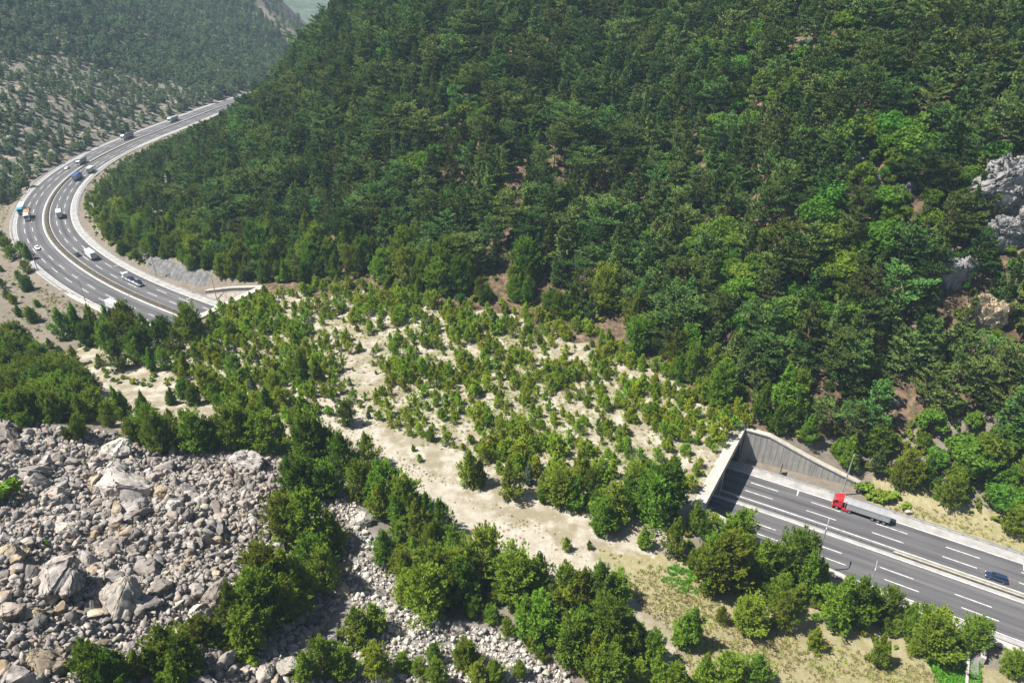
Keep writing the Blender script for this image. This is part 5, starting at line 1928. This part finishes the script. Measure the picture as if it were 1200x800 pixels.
def cab(t, x0, w, z0, h, col, length=2.3, roofbox=True):
    """flat-nosed lorry cab; front face at x0 looking to +x"""
    hw = w / 2
    m = MB()
    m.prism_y([(x0 - length, z0), (x0 - 0.02, z0), (x0, z0 + 0.35), (x0 - 0.03, z0 + h * 0.48), (x0 - 0.28, z0 + h * 0.93), (x0 - 0.5, z0 + h), (x0 - length, z0 + h)], -hw, hw)
    m.build('cab', col, t, bevel=0.07)
    # windscreen, side windows, grille, bumper
    a, b = z0 + h * 0.5, z0 + h * 0.88
    xa, xb = x0 - 0.03 + 0.004, x0 - 0.252
    MB().hexa([(xa - .05, -hw + .14, a), (xa + .015, -hw + .14, a), (xa + .015, hw - .14, a), (xa - .05, hw - .14, a), (xb - .05, -hw + .2, b), (xb + .015, -hw + .2, b), (xb + .015, hw - .2, b), (xb - .05, hw - .2, b)]).build('windscreen', M_GLASS, t)
    for sd in (-1, 1):
        y0, y1 = sorted((sd * (hw - 0.03), sd * (hw + 0.012)))
        MB().prism_y([(x0 - 1.25, a + .02), (x0 - 0.22, a + .02), (x0 - 0.45, b - .02), (x0 - 1.25, b - .02)], y0, y1).build('side_window', M_GLASS, t)
        MB().box((x0 - 0.12, sd * (hw + 0.2) - 0.1, a - 0.05), (x0 - 0.02, sd * (hw + 0.2) + 0.1, a + 0.75)).build('mirror', M_CHAS, t, bevel=0.03)
        MB().box((x0 - 0.05, sd * (hw - 0.35) - 0.2, z0 + 0.12), (x0 + 0.03, sd * (hw - 0.35) + 0.2, z0 + 0.34)).build('headlight', M_LAMP, t, bevel=0.02)
    MB().box((x0 - 0.1, -hw * 0.62, z0 + 0.45), (x0 + 0.012, hw * 0.62, z0 + h * 0.42)).build('grille', M_CHAS, t)
    MB().box((x0 - 0.35, -hw - 0.01, z0 - 0.45), (x0 + 0.05, hw + 0.01, z0 + 0.08)).build('bumper', col, t, bevel=0.05)
    if roofbox:
        m = MB()
        m.prism_y([(x0 - length, z0 + h), (x0 - 0.75, z0 + h), (x0 - 1.0, z0 + h + 0.32), (x0 - length, z0 + h + 0.62)], -hw * 0.9, hw * 0.9)
        m.build('roof_deflector', col, t, bevel=0.05)


def lorry(name, cabcol, bodycol, topcol, label, L=13.0, ribbed=True, arch=0.25, skirt=None, body_h=2.4):
    """articulated lorry with a long tarpaulin-covered body"""
    t = empty(name)
    tag(t, label, 'lorry')
    w = 2.5
    f = L / 2
    cab(t, f, w, 0.95, 2.35, cabcol)
    MB().box((-f + 0.4, -0.5, 0.62), (f - 0.6, 0.5, 1.0)).build('chassis', M_CHAS, t)
    x1, x0 = f - 3.3, -f
    m = MB()
    m.box((x0, -w / 2, 1.15), (x1, w / 2, 1.15 + body_h))
    if ribbed:
        for k in range(int((x1 - x0) / 0.75)):
            x = x0 + 0.3 + k * 0.75
            for sd in (-1, 1):
                ya, yb = sorted((sd * (w / 2 - 0.02), sd * (w / 2 + 0.07)))
                m.box((x, ya, 1.2), (x + 0.12, yb, 1.15 + body_h - 0.05))
    b = m.build('cargo_body', bodycol, t)
    prof = []
    for k in range(9):
        a = k / 8
        prof.append((-w / 2 - 0.06 + a * (w + 0.12), 1.15 + body_h + arch * math.sin(PI * a)))
    rings = []
    for k in range(13):
        x = x0 - 0.03 + (x1 - x0 + 0.06) * k / 12
        sag = 0.05 * math.cos(k * 2.9)
        rings.append([(x, y, z + (sag if 0 < i < 8 else 0)) for i, (y, z) in enumerate(prof)] + [(x, w / 2 + 0.06, 1.15 + body_h - 0.3), (x, -w / 2 - 0.06, 1.15 + body_h - 0.3)])
    MB().sweep(rings).build('tarpaulin', topcol, b)
    if skirt:
        for sd in (-1, 1):
            ya, yb = sorted((sd * 1.05, sd * 1.24))
            MB().box((f - 4.4, ya, 0.45), (f - 2.35, yb, 1.05)).build('side_skirt', skirt, t, bevel=0.04)
    MB().tube([(f - 2.9, 0.7, 1.0), (f - 2.9, 0.7, 2.9)], [0.12, 0.12], 8).build('exhaust_stack', M_STEEL, t)
    for sd in (-1, 1):
        MB().box((x0 - 0.04, sd * 1.0 - 0.2, 0.85), (x0 + 0.1, sd * 1.0 + 0.2, 1.05)).build('tail_light', M_TAIL, t)
    wheels(t, [f - 1.2, f - 4.2, x0 + 1.1, x0 + 2.4, x0 + 3.7], 1.08, 0.5, WH_T, HB_T)
    return t


def box_truck(name, cabcol, bodycol, label, L=8.5, H=2.5, cat='lorry'):
    t = empty(name)
    tag(t, label, cat)
    w, f = 2.4, L / 2
    cab(t, f, w - 0.1, 0.85, 1.95, cabcol, 2.0, False)
    MB().box((-f + 0.3, -0.5, 0.55), (f - 0.6, 0.5, 0.95)).build('chassis', M_CHAS, t)
    b = MB().box((-f, -w / 2, 0.98), (f - 2.25, w / 2, 0.98 + H)).build('cargo_body', bodycol, t, bevel=0.05)
    MB().box((-f - 0.02, -w / 2 + 0.1, 1.05), (-f + 0.02, w / 2 - 0.1, 0.98 + H - 0.1)).build('rear_door', M_ALU, b)
    wheels(t, [f - 1.1, -f + 1.6], 1.02, 0.45, WH_T, HB_T)
    return t


def car(name, col, label, estate=False):
    t = empty(name)
    tag(t, label, 'car')
    # lower body lofted from cross-sections, cabin on top
    secs = [(2.2, 0.62, 0.42, 0.62), (2.1, 0.78, 0.34, 0.72), (1.7, 0.87, 0.28, 0.84), (0.9, 0.9, 0.26, 0.95), (0.0, 0.91, 0.26, 0.98), (-1.2, 0.9, 0.27, 0.99), (-1.9, 0.86, 0.3, 0.96), (-2.2, 0.74, 0.42, 0.86), (-2.26, 0.6, 0.5, 0.76)]
    rings = []
    for x, hw, z0, z1 in secs:
        rings.append([(x, -hw * 0.92, z0), (x, hw * 0.92, z0), (x, hw, z0 + 0.22), (x, hw, z1 - 0.14), (x, hw * 0.86, z1), (x, -hw * 0.86, z1), (x, -hw, z1 - 0.14), (x, -hw, z0 + 0.22)])
    MB().sweep(rings).build('body', col, t, smooth=False)
    rear = -2.0 if estate else -1.75
    rr = -1.75 if estate else -0.95
    roof = [(0.95, 0.92), (0.25, 1.42), (rr, 1.43), (rear, 0.95)]
    rings = []
    for x, z, hw in ((0.98, 0.93, 0.76), (0.3, 1.38, 0.62), (0.1, 1.43, 0.6), (rr, 1.44, 0.6), (rr - 0.12, 1.38, 0.62), (rear, 0.94, 0.74)):
        rings.append([(x, -hw, z), (x, hw, z), (x, hw + (0.02), 0.9), (x, -hw - 0.02, 0.9)])
    g = MB().sweep(rings).build('glasshouse', M_GLASS, t)
    MB().sweep([[(x, -hw, z), (x, hw, z), (x, hw - .02, z + .035), (x, -hw + .02, z + .035)] for x, z, hw in ((0.32, 1.375, 0.635), (0.1, 1.43, 0.62), (rr, 1.44, 0.62), (rr - 0.14, 1.375, 0.635))]).build('roof', col, t)
    for sd in (-1, 1):
        MB().hexa([(0.99, sd * .78 - .03, .93), (1.03, sd * .78 - .03, .93), (1.03, sd * .78 + .03, .93), (0.99, sd * .78 + .03, .93), (0.28, sd * .64 - .03, 1.39), (0.34, sd * .64 - .03, 1.39), (0.34, sd * .64 + .03, 1.39), (0.28, sd * .64 + .03, 1.39)]).build('pillar', col, t)
        MB().box((-0.42, sd * .7 - .05, .95), (-0.34, sd * .7 + .05, 1.42)).build('pillar', col, t)
        MB().box((0.7, sd * 0.98 - 0.1, 0.9), (0.86, sd * 0.98 + 0.1, 1.04)).build('mirror', col, t, bevel=0.02)
        MB().box((2.02, sd * 0.6 - 0.16, 0.58), (2.19, sd * 0.6 + 0.14, 0.72)).build('headlight', M_LAMP, t, bevel=0.02)
        MB().box((-2.25, sd * 0.6 - 0.14, 0.68), (-2.1, sd * 0.6 + 0.14, 0.84)).build('tail_light', M_TAIL, t, bevel=0.02)
    wheels(t, [1.38, -1.38], 0.8, 0.33, WH_C, HB_C)
    return t


def car_carrier(label):
    t = empty('car_carrier')
    tag(t, label, 'lorry')
    f = 7.0
    cab(t, f, 2.45, 0.9, 2.1, P_WHITE, 2.0, False)
    m = MB()
    m.box((-f, -1.2, 0.75), (f - 2.3, 1.2, 0.95))
    for sd in (-1, 1):
        m.box((-f, sd * 1.2 - .06, 0.95), (f - 2.3, sd * 1.2 + .06, 1.25))
    m.build('deck', M_TARPW, t)
    m = MB()
    for x in (-f + 0.1, f - 2.45):
        for sd in (-1, 1):
            m.box((x - .08, sd * 1.1 - .08, 0.9), (x + .08, sd * 1.1 + .08, 2.6 if x > 0 else 1.7))
    m.build('ramp_frame', M_STEEL, t)
    wheels(t, [f - 1.2, -f + 1.4, -f + 2.7], 1.0, 0.45, WH_T, HB_T)
    return t


def put(t, s, n, along):
    d = road_dir(s)
    t.location = road_pt(s, n, 0.012)
    t.rotation_euler = (0, 0, math.atan2(d[1] * along, d[0] * along))
    return t


put(lorry('lorry', P_RED, M_ALU, M_TARP, 'red cabbed lorry with grey tarpaulin trailer near the tunnel portal', 13.2, skirt=P_RED, body_h=1.85), 25.6, 9.7, -1)
put(car('car', P_DBLUE, 'dark blue car alone on the upper carriageway near the right edge', True), 54.8, 2.9, -1)

LANES = np.array([-11.6, -8.2, -4.1, 2.9, 6.3, 9.7])


def put_px(t, u, v, along, lane=None):
    p = at_z(u, v, 1.0)
    s, n = to_road([p[0]], [p[1]])
    n = LANES[np.argmin(np.abs(LANES - n[0]))] if lane is None else lane
    return put(t, float(s[0]), float(n), along)


put_px(lorry('lorry', P_TURQ, P_TURQ, M_TARPW, 'turquoise lorry on the outermost lane at the left of the bend', 11.5, False, 0.1), 27, 246, 1, -11.6)
put_px(lorry('lorry', P_WHITE, M_TARPW, P_ORANGE, 'white lorry with brownish load next to the turquoise lorry', 10.0, False, 0.15), 39, 253, 1, -8.2)
put_px(box_truck('box_truck', P_WHITE, M_TARPW, 'white box lorry driving away on the inner carriageway at the bend', 9.0, 2.7), 68, 252, -1, 6.3)
put_px(car('car', P_WHITE, 'small white car alone on the outer carriageway in the bend'), 54, 287, 1, -8.2)
put_px(car('car', P_BLACK, 'small black car beside the white box lorry near the median'), 86, 298, -1, 2.9)
put_px(box_truck('box_truck', P_GREY, M_TARPW, 'white box lorry with dark cab next to the small black car', 10.0, 2.8), 104, 300, -1, 6.3)
cc = put_px(car_carrier('white car transporter carrying two dark cars towards the bend'), 165, 325, -1, 6.3)
for k, (dx, lab) in enumerate(((-4.3, 'dark blue car carried at the rear of the car transporter'), (1.6, 'dark blue car carried behind the cab of the car transporter'))):
    c = car('car', P_DBLUE, lab)
    c.location = cc.matrix_basis @ Vector((dx, 0, 0.96))
    c.rotation_euler = cc.rotation_euler
put_px(box_truck('box_truck', P_WHITE, M_TARPW, 'white box lorry on the lower carriageway behind the dark pines', 9.5, 2.6), 147, 356, 1, -11.6)
put_px(box_truck('box_truck', P_BLUE, P_BLUE, 'blue lorry on the inner carriageway at the top of the bend', 10.5, 2.6), 89, 208, -1, 6.3)
put_px(box_truck('box_truck', P_WHITE, P_GREY, 'grey bodied lorry with white cab above the blue lorry', 10.5, 2.7), 96, 190, 1, -4.1)
put_px(car('car', P_WHITE, 'small pale car just left of the grey bodied lorry'), 84, 196, 1, -8.2)
put_px(box_truck('box_truck', P_WHITE, M_TARPW, 'white lorry half hidden by trees beside the blue lorry', 8.5, 2.5), 103, 200, -1, 9.7)
put_px(lorry('lorry', P_WHITE, P_GREY, M_CHAS, 'white cabbed lorry with dark body far along the straight', 12.5, False, 0.1), 152, 161, 1, -8.2)
put_px(lorry('lorry', P_WHITE, P_GREY, M_TARP, 'farthest lorry on the straight before the hill hides the road', 12.0, False, 0.1), 208, 141, 1, -8.2)


# ================================================================== LAMP POSTS AND SMALL THINGS
def lamp_post(s, n, h, arm, label, z0=0.0):
    """tapered steel mast with an arm reaching over the road"""
    t = empty('street_lamp', road_pt(s, n, z0))
    tag(t, label, 'street lamp', None)
    d = road_dir(s)
    t.rotation_euler = (0, 0, math.atan2(d[1], d[0]))
    sg = 1 if n < 0 else -1
    MB().tube([(0, 0, 0), (0, 0, h * 0.5), (0, 0, h * 0.94), (0, sg * arm * 0.25, h * 0.985), (0, sg * arm, h)], [0.21, 0.17, 0.13, 0.11, 0.09], 8).build('pole', M_STEEL, t)
    MB().tube([(0, 0, 0), (0, 0, 0.5)], [0.3, 0.3], 8).build('base', M_CONC, t)
    m = MB()
    m.hexa([(-.17, sg * arm - .1, h - .02), (.17, sg * arm - .1, h - .02), (.14, sg * (arm + .95), h + .02), (-.14, sg * (arm + .95), h + .02),
            (-.12, sg * arm - .1, h + .16), (.12, sg * arm - .1, h + .16), (.08, sg * (arm + .95), h + .12), (-.08, sg * (arm + .95), h + .12)])
    hd = m.build('lamp_head', M_STEEL, t)
    MB().box((-.1, min(sg * (arm + .15), sg * (arm + .75)), h - .06), (.1, max(sg * (arm + .15), sg * (arm + .75)), h - .015)).build('lens', M_LAMP, hd)
    return t


lamp_post(20.7, 15.2, 13.6, 0.6, 'tall grey street lamp standing behind the red lorry')
lamp_post(18.6, -15.6, 14.2, 1.6, 'tall grey street lamp at the lower road edge below the red lorry')
lamp_post(30.0, -16.2, 8.0, 1.4, 'street lamp half hidden in the pines along the lower road wall')
for (u, v, sd, lab) in ((47, 316, -1, 'street lamp on the outer edge of the far curve beside bare ground'),
                        (102, 354, -1, 'street lamp on the outer edge just above the dark pines'),
                        (181, 326, 1, 'street lamp on the hill side of the far curve by the car transporter'),
                        (255, 352, 1, 'street lamp in front of the gravel recess at the far portal'),
                        (174, 372, -1, 'street lamp at the lower edge between dark pines and far portal')):
    p = at_z(u, v, 0)
    s, n = to_road([p[0]], [p[1]])
    lamp_post(float(s[0]), sd * 14.9, 11.5, 2.0, lab)

# dark service cabinet at the foot of the ribbed wall, white stone and post by the shoulder
p = at_z(913, 558, 0)
s, n = to_road([p[0]], [p[1]])
t = empty('sign_board', road_pt(float(s[0]), 15.6))
tag(t, 'dark upright board at the foot of the tall ribbed retaining wall', 'sign')
d_ = road_dir(float(s[0]))
t.rotation_euler = (0, 0, math.atan2(d_[1], d_[0]))
MB().box((-0.06, -0.9, 0.5), (0.06, 0.9, 3.0)).build('board', M_CHAS, t, bevel=0.02)
for y_ in (-0.7, 0.7):
    MB().box((0.07, y_ - .05, -0.2), (0.17, y_ + .05, 2.9)).build('post', M_STEEL, t)
x_, y_, z_, _ = ground_at(1064, 600)
o = link(bpy.data.objects.new('boulder', rock_mesh(991, 3, 12, (1, .8, .75), .05, [M_ROCKW])))
o.location, o.scale = (x_, y_, z_ + 0.5), (1.5, 1.3, 1.3)
tag(o, 'white stone lying on the grass beyond the upper guard rail', 'boulder')

# concrete drain channel that leads away from the lower road edge
a = np.array(ground_at(1150, 752)[:2])
b = np.array(ground_at(1146, 800)[:2])
dirv = (b - a) / np.linalg.norm(b - a)
t = empty('drain_channel', (a[0], a[1], 0.0), math.atan2(dirv[1], dirv[0]))
tag(t, 'concrete drain channel between bright green weeds at the lower road edge', 'drain')
Lc = float(np.linalg.norm(b - a)) + 3
for y0, y1, l0, l1 in ((-0.2, 0.75, 0.0, 5.0), (-2.4, -1.9, -0.5, Lc)):
    MB().box((l0, y0, -1.6), (l1, y1, 1.25 if y0 > -1 else 0.75)).build('side_wall', M_CONC, t, bevel=0.04)
MB().box((-0.5, -1.9, -1.6), (Lc, -0.2, 0.16)).build('channel_floor', M_DARKC, t)

# ================================================================== HAZE
def make_haze():
    m = bpy.data.materials.new('haze_air')
    m.use_nodes = True
    nt = m.node_tree
    nt.nodes.clear()
    out = nt.nodes.new('ShaderNodeOutputMaterial')
    v = nt.nodes.new('ShaderNodeVolumePrincipled')
    v.inputs['Color'].default_value = (0.56, 0.78, 1.0, 1)
    v.inputs['Density'].default_value = HAZE
    v.inputs['Anisotropy'].default_value = 0.0
    nt.links.new(v.outputs[0], out.inputs['Volume'])
    b = MB().box((-6100, -3100, -80), (6100, 7100, 330))
    o = b.build('haze', m)
    return tag(o, kind='stuff')


HAZE = 0.00014
make_haze()
